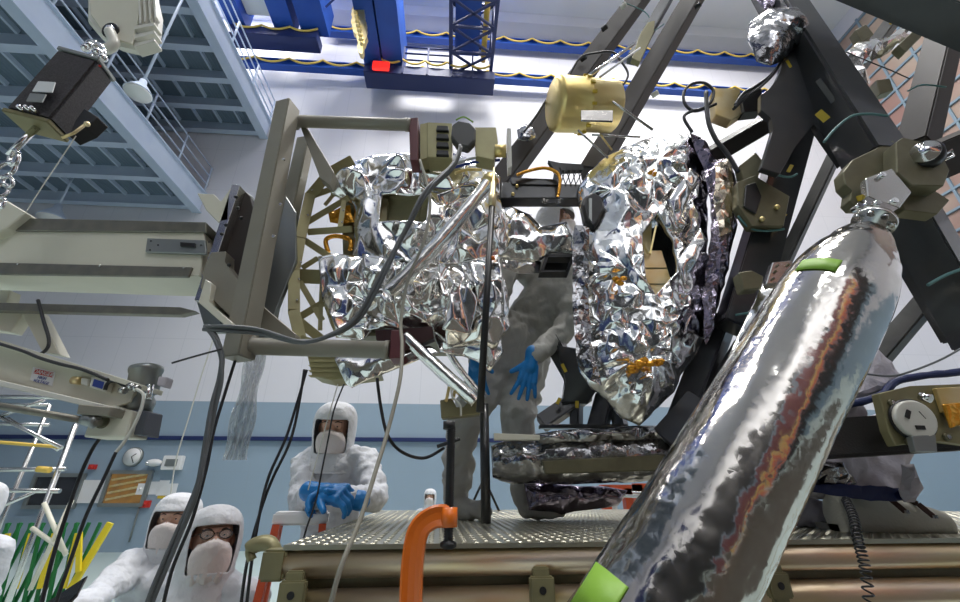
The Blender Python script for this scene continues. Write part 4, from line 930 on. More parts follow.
# wrapped horizontal beam
root = thing('wrapped_beam', P(620, 480, 1.9), 'long horizontal beam wrapped in dull smoky foil above the platform deck', 'beam')
m_ = MB(); foil_tube(m_, pxs([(492, 462), (540, 460), (620, 456), (700, 448), (790, 440)], 1.98), [.07, .10, .112, .11, .11], 18, .022, 5, 27, n=9); soften(m_.build('foil_sleeve', M['foil_dark'], root), .5, 3, 1)
m_ = MB(); m_.prism([(542, 461), (672, 454), (680, 470), (546, 474)], 1.86, .1, 0, .004); m_.build('olive_panel', M['olive_dark'], root)
m_ = MB(); foil_block(m_, [(534, 434), (560, 430), (640, 426), (740, 416), (744, 434), (640, 440), (538, 444)], 1.86, .12, .03, 9, .02, 9, 28, R=12); soften(m_.build('foil_lap', M['foil_dark'], root), .6)
m_ = MB(); m_.prism([(494, 433), (540, 435), (540, 440), (494, 440)], 1.82, .03, 0, .002); m_.build('beige_ledge', M['cream'], root)
m_ = MB(); m_.prism([(540, 424), (628, 424), (628, 428), (540, 428)], 1.95, .05, 0, .002); m_.build('black_ledge', M['carbon'], root)
m_ = MB(); foil_block(m_, [(524, 484), (560, 482), (600, 486), (628, 490), (620, 506), (560, 514), (528, 510)], 2.05, .18, .05, 10, .035, 8, 29, R=12); soften(m_.build('foil_foot', M['foil_violet'], root), .6)
m_ = MB(); m_.cyl(P(484, 404, 2.0), Vector((P(486, 512, 2.0).x, P(486, 512, 2.0).y, DK)), .022, 12); m_.build('dark_post', M['carbon'], root)

# right horizontal black beam
root = thing('wrapped_beam', P(880, 462, 1.4), 'thick black horizontal beam topped by a dark foil edge at right', 'beam')
m_ = MB(); m_.beam(P(790, 442, 1.42), P(1010, 428, 1.40), .115, .16, 0, 0, .01, ref=(0, 1, 0)); m_.build('box_beam', mat('black_woven_composite', (.03, .027, .027), .5, 0, ('noise', 200, .3, .003)), root)
m_ = MB(); foil_tube(m_, pxs([(842, 406), (880, 396), (900, 380), (960, 372), (1000, 370)], 1.36), .012, 12, .003, 12, 30, n=8); m_.build('foil_edge', M['navy'], root, smooth=False)
m_ = MB(); foil_block(m_, [(866, 345), (880, 350), (900, 374), (906, 380), (884, 394), (850, 400), (858, 380)], 1.40, .08, .02, 5, .012, 14, 33, R=10); m_.build('lilac_drape', M['lilac'], root, smooth=False)
# olive fixture with white round disc
root = thing('target_fixture', P(915, 440, 1.2), 'olive plate fixture carrying a round white perforated disc at right edge', 'fixture')
m_ = MB(); m_.prism([(879, 393), (910, 386), (962, 384), (1000, 384), (1000, 450), (940, 440), (896, 446), (888, 430)], 1.24, .03, 0, .003); pl = m_.build('plate', M['olive'], root)
for px, py in ((891, 403), (946, 415), (908, 442), (946, 437), (939, 395)):
    m_ = MB(); c = P(px, py, 1.238); m_.cyl(c, c-Vector((0, .008, 0)), .010, 12); b = m_.build('screw', M['olive_dark'], pl); m_ = MB(); m_.cyl(c-Vector((0, .008, 0)), c-Vector((0, .010, 0)), .006, 6); m_.build('screw_socket', M['steel'], b)
c = P(909, 420, 1.235); ax = Vector((-.1, -1, -.05)).normalized()
m_ = MB(); m_.lathe(c+Vector((.006, .004, 0)), ax, [(0, .058), (.014, .058), (.015, .05)], 32); m_.build('disc_rim', M['black'], root)
m_ = MB(); m_.lathe(c, ax, [(.012, .052), (.024, .052), (.026, .048), (.024, .030), (.024, .0)], 32); ds = m_.build('disc', M['cream_white'], root)
for k in range(3):
    a_ = .5+k*2.09; q = c+Vector((math.cos(a_)*.024, -.0245, math.sin(a_)*.024)); m_ = MB(); m_.beam(q-Vector((math.cos(a_+1.57)*.012, 0, math.sin(a_+1.57)*.012)), q+Vector((math.cos(a_+1.57)*.012, 0, math.sin(a_+1.57)*.012)), .011, .004, ref=(0, 1, 0)); m_.build('slot', M['black'], ds)
m_ = MB(); m_.cyl(P(920, 396, 1.22), P(931, 399, 1.20), .012, 12); m_.build('knob', M['chrome'], root)
m_ = MB(); m_.prism([(936, 388), (1000, 384), (1000, 420), (944, 412)], 1.225, .014, 0, .002); m_.build('gold_plate', M['gold_dull'], root)
m_ = MB(); m_.prism([(944, 404), (964, 402), (964, 424), (952, 428)], 1.215, .01, 0, .003); m_.build('amber_patch', M['amber'], root)
m_ = MB(); m_.prism([(912, 436), (936, 434), (938, 452), (916, 452)], 1.21, .02, 0, .002); m_.build('pale_pad', M['steelgrey'], root)

# ================================================================= GOLD CYLINDER
root = thing('gold_canister', P(583, 134, 1.75), 'shiny gold cylinder held by thin struts at top centre', 'canister')
a, b = P(553, 104, 1.74), P(613, 107, 1.80); ax = b-a; L_ = ax.length; u_ = ax.normalized()
m_ = MB(); m_.lathe(a, ax, [(-.004, .002), (-.002, .125), (.01, .146), (.03, .153), (L_*.46, .150), (L_*.47, .154), (L_*.50, .154), (L_*.51, .147), (L_-.01, .145), (L_, .136), (L_+.002, .002)], 48); m_.build('shell', M['gold'], root)
for k in range(16):
    an = k/16*2*math.pi; s1 = u_.orthogonal().normalized(); s2 = u_.cross(s1); q = a+ax*.485+(s1*math.cos(an)+s2*math.sin(an))*.158
    m_ = MB(); m_.beam(q-u_*.012, q+u_*.012, .016, .012, ref=(s1*math.cos(an)+s2*math.sin(an))); m_.build('latch', M['yellow'], root)
m_ = MB(); m_.prism([(581, 110), (613, 110), (613, 121), (581, 120)], 1.60, .012, 0, .002); m_.build('silver_label_plate', M['foil_smooth'], root)
for k, (pa, pb, r_, mm) in enumerate((((587, 77), (634, 44), .010, 'foil'), ((600, 77), (640, 48), .006, 'white'), ((590, 86), (653, 130), .008, 'steel'), ((578, 130), (608, 158), .006, 'steel'), ((592, 135), (640, 137), .006, 'steel'), ((600, 134), (612, 150), .005, 'gold'))):
    m_ = MB(); m_.cyl(P(*pa, 1.66), P(*pb, 1.72), r_, 10); m_.build('strut', M[mm], root)

# ================================================================= CRUMPLED BAGS ON THE TRUSS
m_ = MB(); foil_block(m_, [(746, 40), (752, 20), (768, 8), (796, 6), (808, 16), (809, 34), (798, 46), (784, 60), (768, 68), (756, 62)], 1.42, .10, .05, 7, .035, 7, 34, R=20)
tag(soften(m_.build('foil_bag', M['foil_dark']), .5), 'crumpled smoky foil bag tied over the top of the steep truss beam', 'foil')
m_ = MB(); foil_block(m_, [(746, -20), (790, -20), (800, 6), (788, 10), (764, 10)], 1.5, .12, .03, 4.6, .02, 11, 35, R=10)
tag(m_.build('foil_bag', M['foil_violet'], smooth=False), 'violet tinted foil wrap at the very top edge above the smoky bag', 'foil')
m_ = MB(); foil_block(m_, [(842, 54), (860, 40), (884, 38), (898, 30), (906, 22), (918, 30), (900, 44), (880, 58), (862, 64), (870, 84), (862, 78), (852, 66)], 1.66, .08, .03, 4.6, .02, 12, 36, R=9)
tag(m_.build('foil_bag', M['foil'], smooth=False), 'bright foil scraps wrapped between the truss beams at upper right', 'foil')
m_ = MB(); foil_block(m_, [(517, 130), (526, 124), (534, 128), (536, 138), (528, 142), (518, 140)], 2.0, .05, .02, 4, .012, 14, 37, R=6)
tag(soften(m_.build('foil_bag', M['foil_dark']), .5), 'small foil ball on the lower end of the far truss beam left of gold cylinder', 'foil')

# ================================================================= BIG FOIL TUBE IN FRONT
root = thing('foil_tube', P(650, 600, 1.0), 'huge slanting tube wrapped in glossy silver foil in the right foreground', 'foil tube')
A, Bp = P(592, 726, .98), P(869, 231, .985)
ax = (Bp-A); L_ = ax.length; u_ = ax.normalized(); s1 = u_.cross(Vector((0, 1, 0))).normalized(); s2 = u_.cross(s1)
crl = creaser(61, 3.0, .011, 7); crf = creaser(62, 14, .0035, 6)
def tube_pt(t, an, off=0):
    r = .133-.014*t
    if t > .78: r = .035+.087*max(0, 1-((t-.78)/.22)**1.7)**.75
    p = A+ax*t; d = s1*math.cos(an)+s2*math.sin(an); q = p+d*r
    lowk = max(0, min(1, (.62-t)/.35)); topk = max(0, min(1, (t-.80)/.1))
    qs = Vector((q.dot(s1)*3, q.dot(s2)*3, q.dot(u_)*.8))
    return q + d*(crl(qs)*.35 + crf(q)*(.15+.7*lowk*lowk+1.2*topk) + off)
m_ = MB(); m_.rings([[tube_pt(i/150, 2*math.pi*k/96) for k in range(96)] for i in range(151)]); m_.build('foil_skin', M['foil_smooth'], root)
def band(t0, t1, a0, a1, skew=0):
    m_ = MB(); n = 16; r_ = random.Random(3)
    m_.rings([[tube_pt(t + skew*(k/n), a0+(a1-a0)*k/n, .003) for k in range(n+1)] for t in (t0, (t0+t1)/2, t1)], caps=False, closed=False); o = m_.build('green_tape', M['greentape'], root)
    sm = o.modifiers.new('s', 'SOLIDIFY'); sm.thickness = .001
import functools
def ang_at(px, py):
    """angle around the tube that faces the camera ray through a pixel"""
    d = dirpx(px, py).normalized(); o = Vector((0, 0, CZ)); best = None
    for i in range(200):
        for k in range(72):
            q = tube_pt(i/200, 2*math.pi*k/72); v = q-o; e = (v-d*v.dot(d)).length
            n = (s1*math.cos(2*math.pi*k/72)+s2*math.sin(2*math.pi*k/72))
            if n.dot(d) < 0 and (best is None or e < best[0]): best = (e, i/200, 2*math.pi*k/72)
    return best[1], best[2]
ta, aa = ang_at(802, 262); tb, ab = ang_at(840, 266)
if ab-aa > math.pi: ab -= 2*math.pi
if aa-ab > math.pi: aa -= 2*math.pi
band(min(ta, tb)-.018, min(ta, tb)+.014, aa, ab, tb-ta if tb > ta else 0)
ta, aa = ang_at(592, 588); tb, ab = ang_at(622, 604)
if ab-aa > math.pi: ab -= 2*math.pi
if aa-ab > math.pi: aa -= 2*math.pi
band(ta-.035, ta+.03, aa-.3, ab)
m_ = MB(); m_.lathe(Bp-u_*.02, u_, [(0, .03), (.05, .032), (.052, .05), (.065, .05), (.066, .03), (.09, .03)], 28); nk = m_.build('neck_flange', M['steel'], root)
for k in range(8):
    an = k*math.pi/4; c = Bp+u_*.032+(s1*math.cos(an)+s2*math.sin(an))*.041; m_ = MB(); m_.cyl(c-u_*.012, c, .008, 6); m_.build('bolt', M['chrome'], nk)

# ================================================================= WRITING
def text3d(txt, c, xd, yd, h, m, parent, name='lettering'):
    cu = bpy.data.curves.new('t', 'FONT'); cu.body = txt; cu.size = h*1.4; cu.align_x = 'CENTER'; cu.align_y = 'CENTER'; cu.extrude = .0004
    t = bpy.data.objects.new('t', cu); COL.objects.link(t); bpy.context.view_layer.update()
    me = bpy.data.meshes.new_from_object(t.evaluated_get(bpy.context.evaluated_depsgraph_get())); bpy.data.objects.remove(t)
    X = Vector(xd).normalized(); Y_ = Vector(yd); Y_ = (Y_-X*Y_.dot(X)).normalized(); Z = X.cross(Y_); off = wloc(parent)
    for v in me.vertices: v.co = Vector(c)-off + X*v.co.x + Y_*v.co.y + Z*v.co.z
    me.materials.clear(); me.materials.append(m); o = bpy.data.objects.new(name, me); COL.objects.link(o); o.parent = parent; return o

# ================================================================= LOWER LEFT ARM AND MOTOR
root = thing('jib_arm', P(60, 410, 1.5), 'cream jib arm with a danger high voltage label at left, under the thick box beam', 'jib arm')
YA = 1.5
m_ = MB(); m_.prism([(-60, 326), (136, 388), (130, 402), (112, 408), (-60, 368)], YA, .02, 0, .002); m_.build('web', M['cream'], root)
m_ = MB(); m_.prism([(-60, 321), (0, 340), (140, 384), (138, 389), (0, 346), (-60, 327)], YA-.04, .12, 0, .002); m_.build('top_flange', M['cream'], root)
m_ = MB(); m_.prism([(-60, 366), (114, 407), (110, 412), (-60, 372)], YA-.05, .14, 0, .002); m_.build('bottom_flange', M['cream_white'], root)
m_ = MB(); m_.prism([(112, 405), (133, 411), (126, 437), (83, 437), (90, 418)], YA-.03, .10, 0, .004); eb = m_.build('end_box', M['cream'], root)
c = P(103, 422, YA-.03); m_ = MB(); m_.cyl(c, c-Vector((0, .004, 0)), .022, 20); m_.build('bore', M['olive_dark'], eb)
m_ = MB(); m_.cyl(P(-60, 396, YA-.07), P(100, 423, YA-.07), .012, 12); m_.build('drive_rod', M['railgrey'], root)
m_ = MB(); m_.prism([(78, 404), (112, 407), (108, 416), (76, 414)], YA-.09, .1, 0, .003); m_.build('rod_bearing', M['taupe'], root)
m_ = MB(); c = P(84, 419, YA-.07); d_ = (P(100, 423, YA-.07)-c).normalized(); m_.lathe(c, d_, [(0, .018), (.02, .02), (.03, .016), (.04, .022), (.05, .014)], 16); m_.build('coupling', M['steelgrey'], root)
lb = MB(); lb.prism([(33, 367), (55, 372), (52, 386), (30, 380)], YA-.003, .003); lab = lb.build('danger_label', M['white'], root)
xd = P(55, 372, YA)-P(33, 367, YA); yd = P(33, 367, YA)-P(30, 380, YA)
m_ = MB(); m_.prism([(35, 368.5), (53.5, 372.5), (52, 377.5), (33.5, 373.2)], YA-.004, .001); m_.build('red_band', M['red'], lab)
text3d('DANGER', P(43.5, 373, YA-.0055), xd, yd, .014, M['white'], lab); text3d('HIGH', P(42, 378, YA-.0045), xd, yd, .010, M['blueprint'], lab); text3d('VOLTAGE', P(41, 382, YA-.0045), xd, yd, .010, M['blueprint'], lab)
m_ = MB(); m_.prism([(91, 376), (108, 381), (105, 392), (89, 387)], YA-.03, .03, 0, .003); jb = m_.build('junction_box', M['cream_white'], root)
m_ = MB(); m_.prism([(94, 379), (104, 382), (102, 389), (92, 386)], YA-.032, .002); lb2 = m_.build('blue_plate', M['blueprint'], jb)
m_ = MB(); m_.prism([(81, 377), (89, 379), (87, 386), (80, 384)], YA-.025, .025, 0, .003); m_.build('connector', M['cream_white'], root)
m_ = MB(); m_.cyl(P(73, 380, YA-.015), P(81, 381, YA-.015), .014, 10); m_.build('cable_gland', M['gold_dull'], root)
m_ = MB(); m_.tube(spline(pxs([(105, 390), (108, 383), (116, 381), (124, 386), (128, 390)], YA-.03), 6), .006, 8); m_.build('short_lead', M['rubber'], root)
for px, py in ((121, 390), (129, 386), (134, 388)):
    m_ = MB(); c = P(px, py, YA-.06); m_.cyl(c, c+Vector((.02, -.005, -.004)), .012, 6); m_.build('cable_gland', M['steel'], root)
# gearmotor
root = thing('gear_motor', P(140, 436, 1.52), 'dark grey electric motor standing at the tip of the cream jib arm', 'motor')
Ym = 1.55; a = P(147, 366, Ym); b = P(139, 412, Ym); ax = b-a; L_ = ax.length
m_ = MB(); m_.lathe(a, ax, [(0, .040), (.006, .053), (.016, .055), (.026, .053), (.028, .050), (L_*.6, .051), (L_*.63, .040), (L_*.68, .036), (L_*.78, .044), (L_, .040)], 28); m_.build('motor_body', M['steelgrey'], root)
m_ = MB(); m_.prism([(131, 409), (148, 411), (143, 436), (128, 434)], Ym-.05, .08, 0, .004); m_.build('terminal_box', mat('slate_motor_box', (.09, .10, .12), .5), root)
m_ = MB(); m_.prism([(119, 402), (134, 388), (140, 398), (134, 412), (120, 410)], Ym-.03, .09, 0, .006); m_.build('gear_housing', M['steelgrey'], root)
m_ = MB(); m_.prism([(158, 376), (167, 377), (164, 387), (156, 385)], Ym-.05, .04, 0, .004); m_.build('side_plate', M['lilac'], root)
m_ = MB(); m_.cyl(P(150, 385, Ym-.04), P(147, 400, Ym-.04), .014, 10); m_.build('junction_pipe', M['chrome'], root)

# ================================================================= HOIST, LOAD CELL, CHAIN
root = thing('chain_hoist', P(122, 55, 1.25), 'pale cream ribbed hoist housing at the top left corner', 'hoist')
Yh = 1.25
m_ = MB(); m_.prism([(86, -30), (150, -30), (156, 10), (156, 30), (150, 42), (136, 48), (118, 44), (98, 34), (86, 20)], Yh, .05, 0, .012); hb = m_.build('housing', M['cream_white'], root)
m_ = MB(); m_.prism([(88, -30), (140, -30), (138, 20), (132, 44), (118, 40), (100, 28), (90, 14)], Yh-.012, .012, 0, .004); m_.build('face_cover', M['cream'], hb)
for k in range(3):
    m_ = MB(); m_.prism([(134, 26+k*9), (154, 22+k*8), (155, 25+k*8), (134, 29+k*9)], Yh-.02, .05, 0, .002); m_.build('rib', M['cream_white'], hb)
for k in range(4):
    m_ = MB(); m_.prism([(137+k*5, -20), (139+k*5, -20), (141+k*5, 22-k*2), (139+k*5, 24-k*2)], Yh-.02, .03, 0, .001); m_.build('rib', M['cream_white'], hb)
c = P(111, 31, Yh-.014); m_ = MB(); m_.lathe(c, (0, -1, -.3), [(0, .038), (.005, .038), (.006, .03)], 24); m_.build('bore_ring', M['black'], root)
m_ = MB(); m_.lathe(c, (0, -1, -.3), [(0, .024), (.01, .024), (.02, .014), (.021, .001)], 20); m_.build('shaft_end', M['chrome'], root)
m_ = MB(); m_.tube(spline(pxs([(110, 32), (114, 44), (104, 50), (96, 48)], Yh-.03), 6), [.022]*12+[.018]*7, 12); m_.build('hook_arm', M['cream_white'], root)
root = thing('load_cell', P(50, 140, 1.15), 'black speckled box load cell hanging from hoist, upper left', 'load cell')
Yl = 1.15
a, b = P(86, 66, Yl), P(38, 124, Yl)
m_ = MB(); m_.beam(a, b, .150, .10, .0, 0, .008, ref=(-.25, 1, -.35)); cs = m_.build('case', M['speckle'], root)
ax = (b-a).normalized()
m_ = MB(); m_.beam(a-ax*.018, a, .156, .106, 0, 0, .003, ref=(-.25, 1, -.35)); m_.build('top_cap', M['steelgrey'], root)
m_ = MB(); m_.beam(b, b+ax*.016, .156, .106, 0, 0, .003, ref=(-.25, 1, -.35)); m_.build('bottom_cap', M['olive'], root)
Yn = Yl-.066
for poly, nm in (([(38, 81), (55, 82), (52, 92), (32, 91)], 'M1'), ([(30, 93), (46, 94), (42, 102), (26, 101)], 'M2')):
    m_ = MB(); ctr = P(sum(p[0] for p in poly)/4, sum(p[1] for p in poly)/4, Yn)
    m_.prism(poly, Yn-.004, .004, 0, .0005); m_.build('name_plate', M['paper'] if nm == 'M1' else M['steelgrey'], cs)
for px, py in ((19, 107), (26, 107), (32, 108)):
    m_ = MB(); c = P(px, py, Yn); m_.cyl(c+Vector((0, .03, 0)), c-Vector((0, .006, 0)), .006, 10); m_.build('bolt', M['chrome'], root)
m_ = MB(); m_.prism([(84, 108), (98, 117), (86, 128), (68, 136), (76, 120)], Yl-.01, .05, 0, .003); m_.build('side_lug', M['black'], root)
m_ = MB(); m_.tube(pxs([(62, 138), (74, 133), (86, 124)], Yl-.03), .005, 8); m_.ball(P(87, 124, Yl-.03), .010, seg=10); m_.build('safety_pin', M['gold_dull'], root)
m_ = MB()
for pts in ([(84, 50), (88, 43), (94, 42), (98, 46)], [(90, 60), (96, 54), (104, 56)], [(98, 44), (104, 50), (100, 58), (94, 60)]): m_.tube(spline(pxs(pts, Yl), 6), .010, 10)
for px, py in ((86, 48), (92, 58), (98, 52), (103, 58), (90, 46)): m_.ball(P(px, py, Yl-.01), .017, seg=10)
m_.build('shackle', M['chrome'], root)
m_ = MB(); m_.cyl(P(100, 66, Yl-.02), P(100, 66, Yl-.04), .005, 8); m_.build('red_pin', M['red'], root)
m_ = MB(); m_.cyl(P(37, 127, Yl), P(8, 156, Yl), .011, 12); m_.build('hanging_rod', M['chrome'], root)
root = thing('chain', P(8, 196, 1.15), 'bright chrome shackle chain hanging at the left edge above cream beam', 'chain')
for k, (px, py, an, w_) in enumerate(((14, 158, .5, .030), (5, 170, -.6, .028), (8, 182, .9, .022), (2, 190, .2, .022), (2, 203, .4, .018))):
    m_ = MB(); c = P(px, py, Yl); r_ = w_; pts = []
    for i in range(25):
        t = i/24*2*math.pi; x, y = math.cos(t)*r_*.7, math.sin(t)*r_*1.2
        pts.append(c+Vector((x*math.cos(an)-y*math.sin(an), .35*x*(1 if k % 2 else -1), x*math.sin(an)+y*math.cos(an))))
    m_.tube(pts, w_*.26, 10); m_.build('link', M['chrome'], root)

# ================================================================= CABLES
def cable(label, pts, r, m='rubber', Y=1.5, name='cable', cat='cable', strands=1, gap=.008, group=None, n=8):
    path = spline(pxs(pts, Y), n); rr = random.Random(len(label)); mb = MB()
    for k in range(strands):
        ph = rr.random()*6
        mb.tube([p+Vector((math.cos(i*.12+ph+k*2.1), math.sin(i*.12+ph+k*2.1), math.sin(i*.09+ph)))*(gap if strands > 1 else 0) for i, p in enumerate(path)], r, 8)
    o = mb.build(name, M[m]); tag(o, label, cat, group); return o
cable('thick grey cable bundle looping from the connector block down under the left foil box', [(460, 147, 1.49), (452, 166, 1.46), (428, 190, 1.42), (410, 222, 1.42), (392, 258, 1.42), (372, 295, 1.42), (355, 320, 1.42), (330, 335, 1.42), (300, 342, 1.42), (262, 332, 1.40), (232, 329, 1.38), (206, 328, 1.38)], .0075, 'cablegrey', strands=3, gap=.007)
cable('grey cable bundle dropping from the knot left of the taupe frame', [(206, 326), (216, 338), (222, 356), (221, 378), (214, 404), (207, 440), (196, 490), (176, 540), (150, 602), (140, 640)], .0065, 'cablegrey', 1.38, strands=3, gap=.006)
cable('straight black cable between the hanging plastic and the grey bundle', [(236, 358), (226, 390), (214, 430), (206, 470), (192, 520), (172, 570), (160, 620)], .0055, 'rubber', 1.52)
cable('tan grey rope like cable running down in front of the foil to the deck edge', [(420, 160, 1.50), (430, 200, 1.46), (424, 240, 1.42), (408, 280, 1.42), (401, 320, 1.40), (402, 345, 1.36), (400, 380, 1.30), (388, 430, 1.25), (376, 470, 1.20), (360, 520, 1.15), (340, 570, 1.1), (322, 640, 1.1)], .0062, 'cabletan')
cable('pair of dark cables hanging from the left end of the lower round arm', [(306, 368), (299, 400), (288, 440), (270, 480), (258, 520), (248, 570), (240, 640)], .005, 'rubber', 1.5, strands=2, gap=.008)
cable('thin dark lead hanging past the leaning worker toward the red ladder', [(344, 384), (334, 410), (328, 440), (322, 470), (316, 500), (306, 530), (298, 560), (292, 600)], .003, 'rubber', 1.5)
cable('thin pale lead hanging in front of the leaning worker hood', [(338, 384), (326, 425), (318, 455), (308, 490)], .002, 'cablewhite', 1.5)
cable('dark cable looping from the foil flap across to the grey trousers', [(377, 378, 1.62), (381, 408, 1.62), (388, 436, 1.62), (402, 452, 1.7), (424, 458, 1.75), (444, 448, 1.8)], .0062, 'rubber')
cable('thick black cable falling from the jib arm tip toward the green barrier', [(100, 438), (92, 450), (80, 476), (68, 510), (52, 560), (38, 620)], .006, 'rubber', 1.6)
cable('white cable looping off the motor glands and down', [(136, 389), (143, 394), (142, 406), (134, 426), (124, 442), (116, 452)], .005, 'cablewhite', 1.42)
cable('black cable continuing under the white motor lead past the amber window', [(116, 452), (104, 478), (86, 516), (72, 556), (60, 590), (48, 630)], .005, 'rubber', 1.42)
cable('black cable lying along the top of the cream jib arm', [(-20, 338), (20, 350), (40, 358), (60, 364), (84, 370), (108, 380)], .006, 'rubber', 1.44)
cable('dark cable bent down the cream strut at the left', [(38, 300), (44, 322), (49, 340), (46, 350), (36, 356)], .006, 'rubber', 1.52)
cable('black zip tie sticking out left from the grey bundle knot', [(172, 363), (196, 356), (222, 349)], .0035, 'rubber', 1.36, name='cable_tie', cat='cable tie')
cable('thin grey wire from the load cell down to the cream beam', [(76, 136), (60, 160), (40, 190), (26, 212)], .0018, 'cablewhite', 1.15, name='wire', cat='wire')
cable('black hose loop hanging beside the foil top and the gold fitting', [(692, 132), (684, 118), (690, 112), (704, 108), (712, 100), (713, 90), (704, 83), (692, 84), (684, 92), (685, 104), (694, 111), (706, 108), (716, 104)], .008, 'rubber', 1.6)
cable('dark cable strung over the far truss beam above gold cylinder', [(524, 132), (536, 116), (548, 98), (566, 80), (580, 58), (596, 53), (612, 52), (620, 60), (628, 74), (622, 86), (612, 90)], .007, 'rubber', 1.82)
cable('black bundle draped over the right foil instrument shoulder', [(706, 92), (708, 120), (716, 140), (726, 152), (738, 172)], .011, 'rubber', 1.56)
cable('thin black wire crossing from foil scraps to the upright truss beam', [(846, 52), (870, 62), (890, 70), (910, 79)], .003, 'rubber', 1.6, name='wire', cat='wire')
cable('curved grey wire sweeping in from right above the black beam', [(962, 348), (940, 360), (912, 371), (890, 376), (858, 373)], .003, 'cablegrey', 1.2, name='wire', cat='wire')
cable('bundle of dark cables strung under the smoky foil bag', [(784, 56), (772, 74), (756, 88), (744, 96), (734, 108)], .007, 'rubber', 1.46, strands=3, gap=.010)
cable('thin pale lead hanging far behind the deck left of the plastic film', [(213, 340), (200, 380), (188, 420), (176, 460), (170, 500)], .004, 'cablewhite', 2.8)
# coiled cord
path = spline(pxs([(846, 500, 1.36), (853, 516, 1.28), (858, 540, 1.22), (866, 575, 1.20), (872, 640, 1.20)]), 15); pts = []
for i, p in enumerate(path[:-1]):
    t = (path[i+1]-p).normalized(); a_ = t.orthogonal().normalized(); b_ = t.cross(a_)
    for k in range(4):
        an = (i*4+k)*math.pi/4; pts.append(p.lerp(path[i+1], k/4)+(a_*math.cos(an)+b_*math.sin(an))*.0105)
m_ = MB(); m_.tube(pts, .0024, 6); tag(m_.build('coiled_cord', M['rubber']), 'black coiled cord hanging over the platform edge beneath the grey boot', 'cord')
# clear plastic sheet hanging
m_ = MB(); r_ = random.Random(9); rows = []
for i in range(26):
    y = 350+i*4.4; w0 = 18+3*math.sin(i*.5); cx = 257-(i*.9); rows.append([P(cx+(k/14-.5)*(w0+8*(i/26)), y, 1.9+.03*math.sin(k*1.7+i*.3)+r_.uniform(-.006, .006)) for k in range(15)])
m_.rings(rows, caps=False, closed=False, smooth=False); o = m_.build('plastic_sheet', M['clear']); sm = o.modifiers.new('s', 'SOLIDIFY'); sm.thickness = .002
tag(o, 'crumpled clear plastic film hanging in a strip left of the leaning worker', 'plastic sheet')

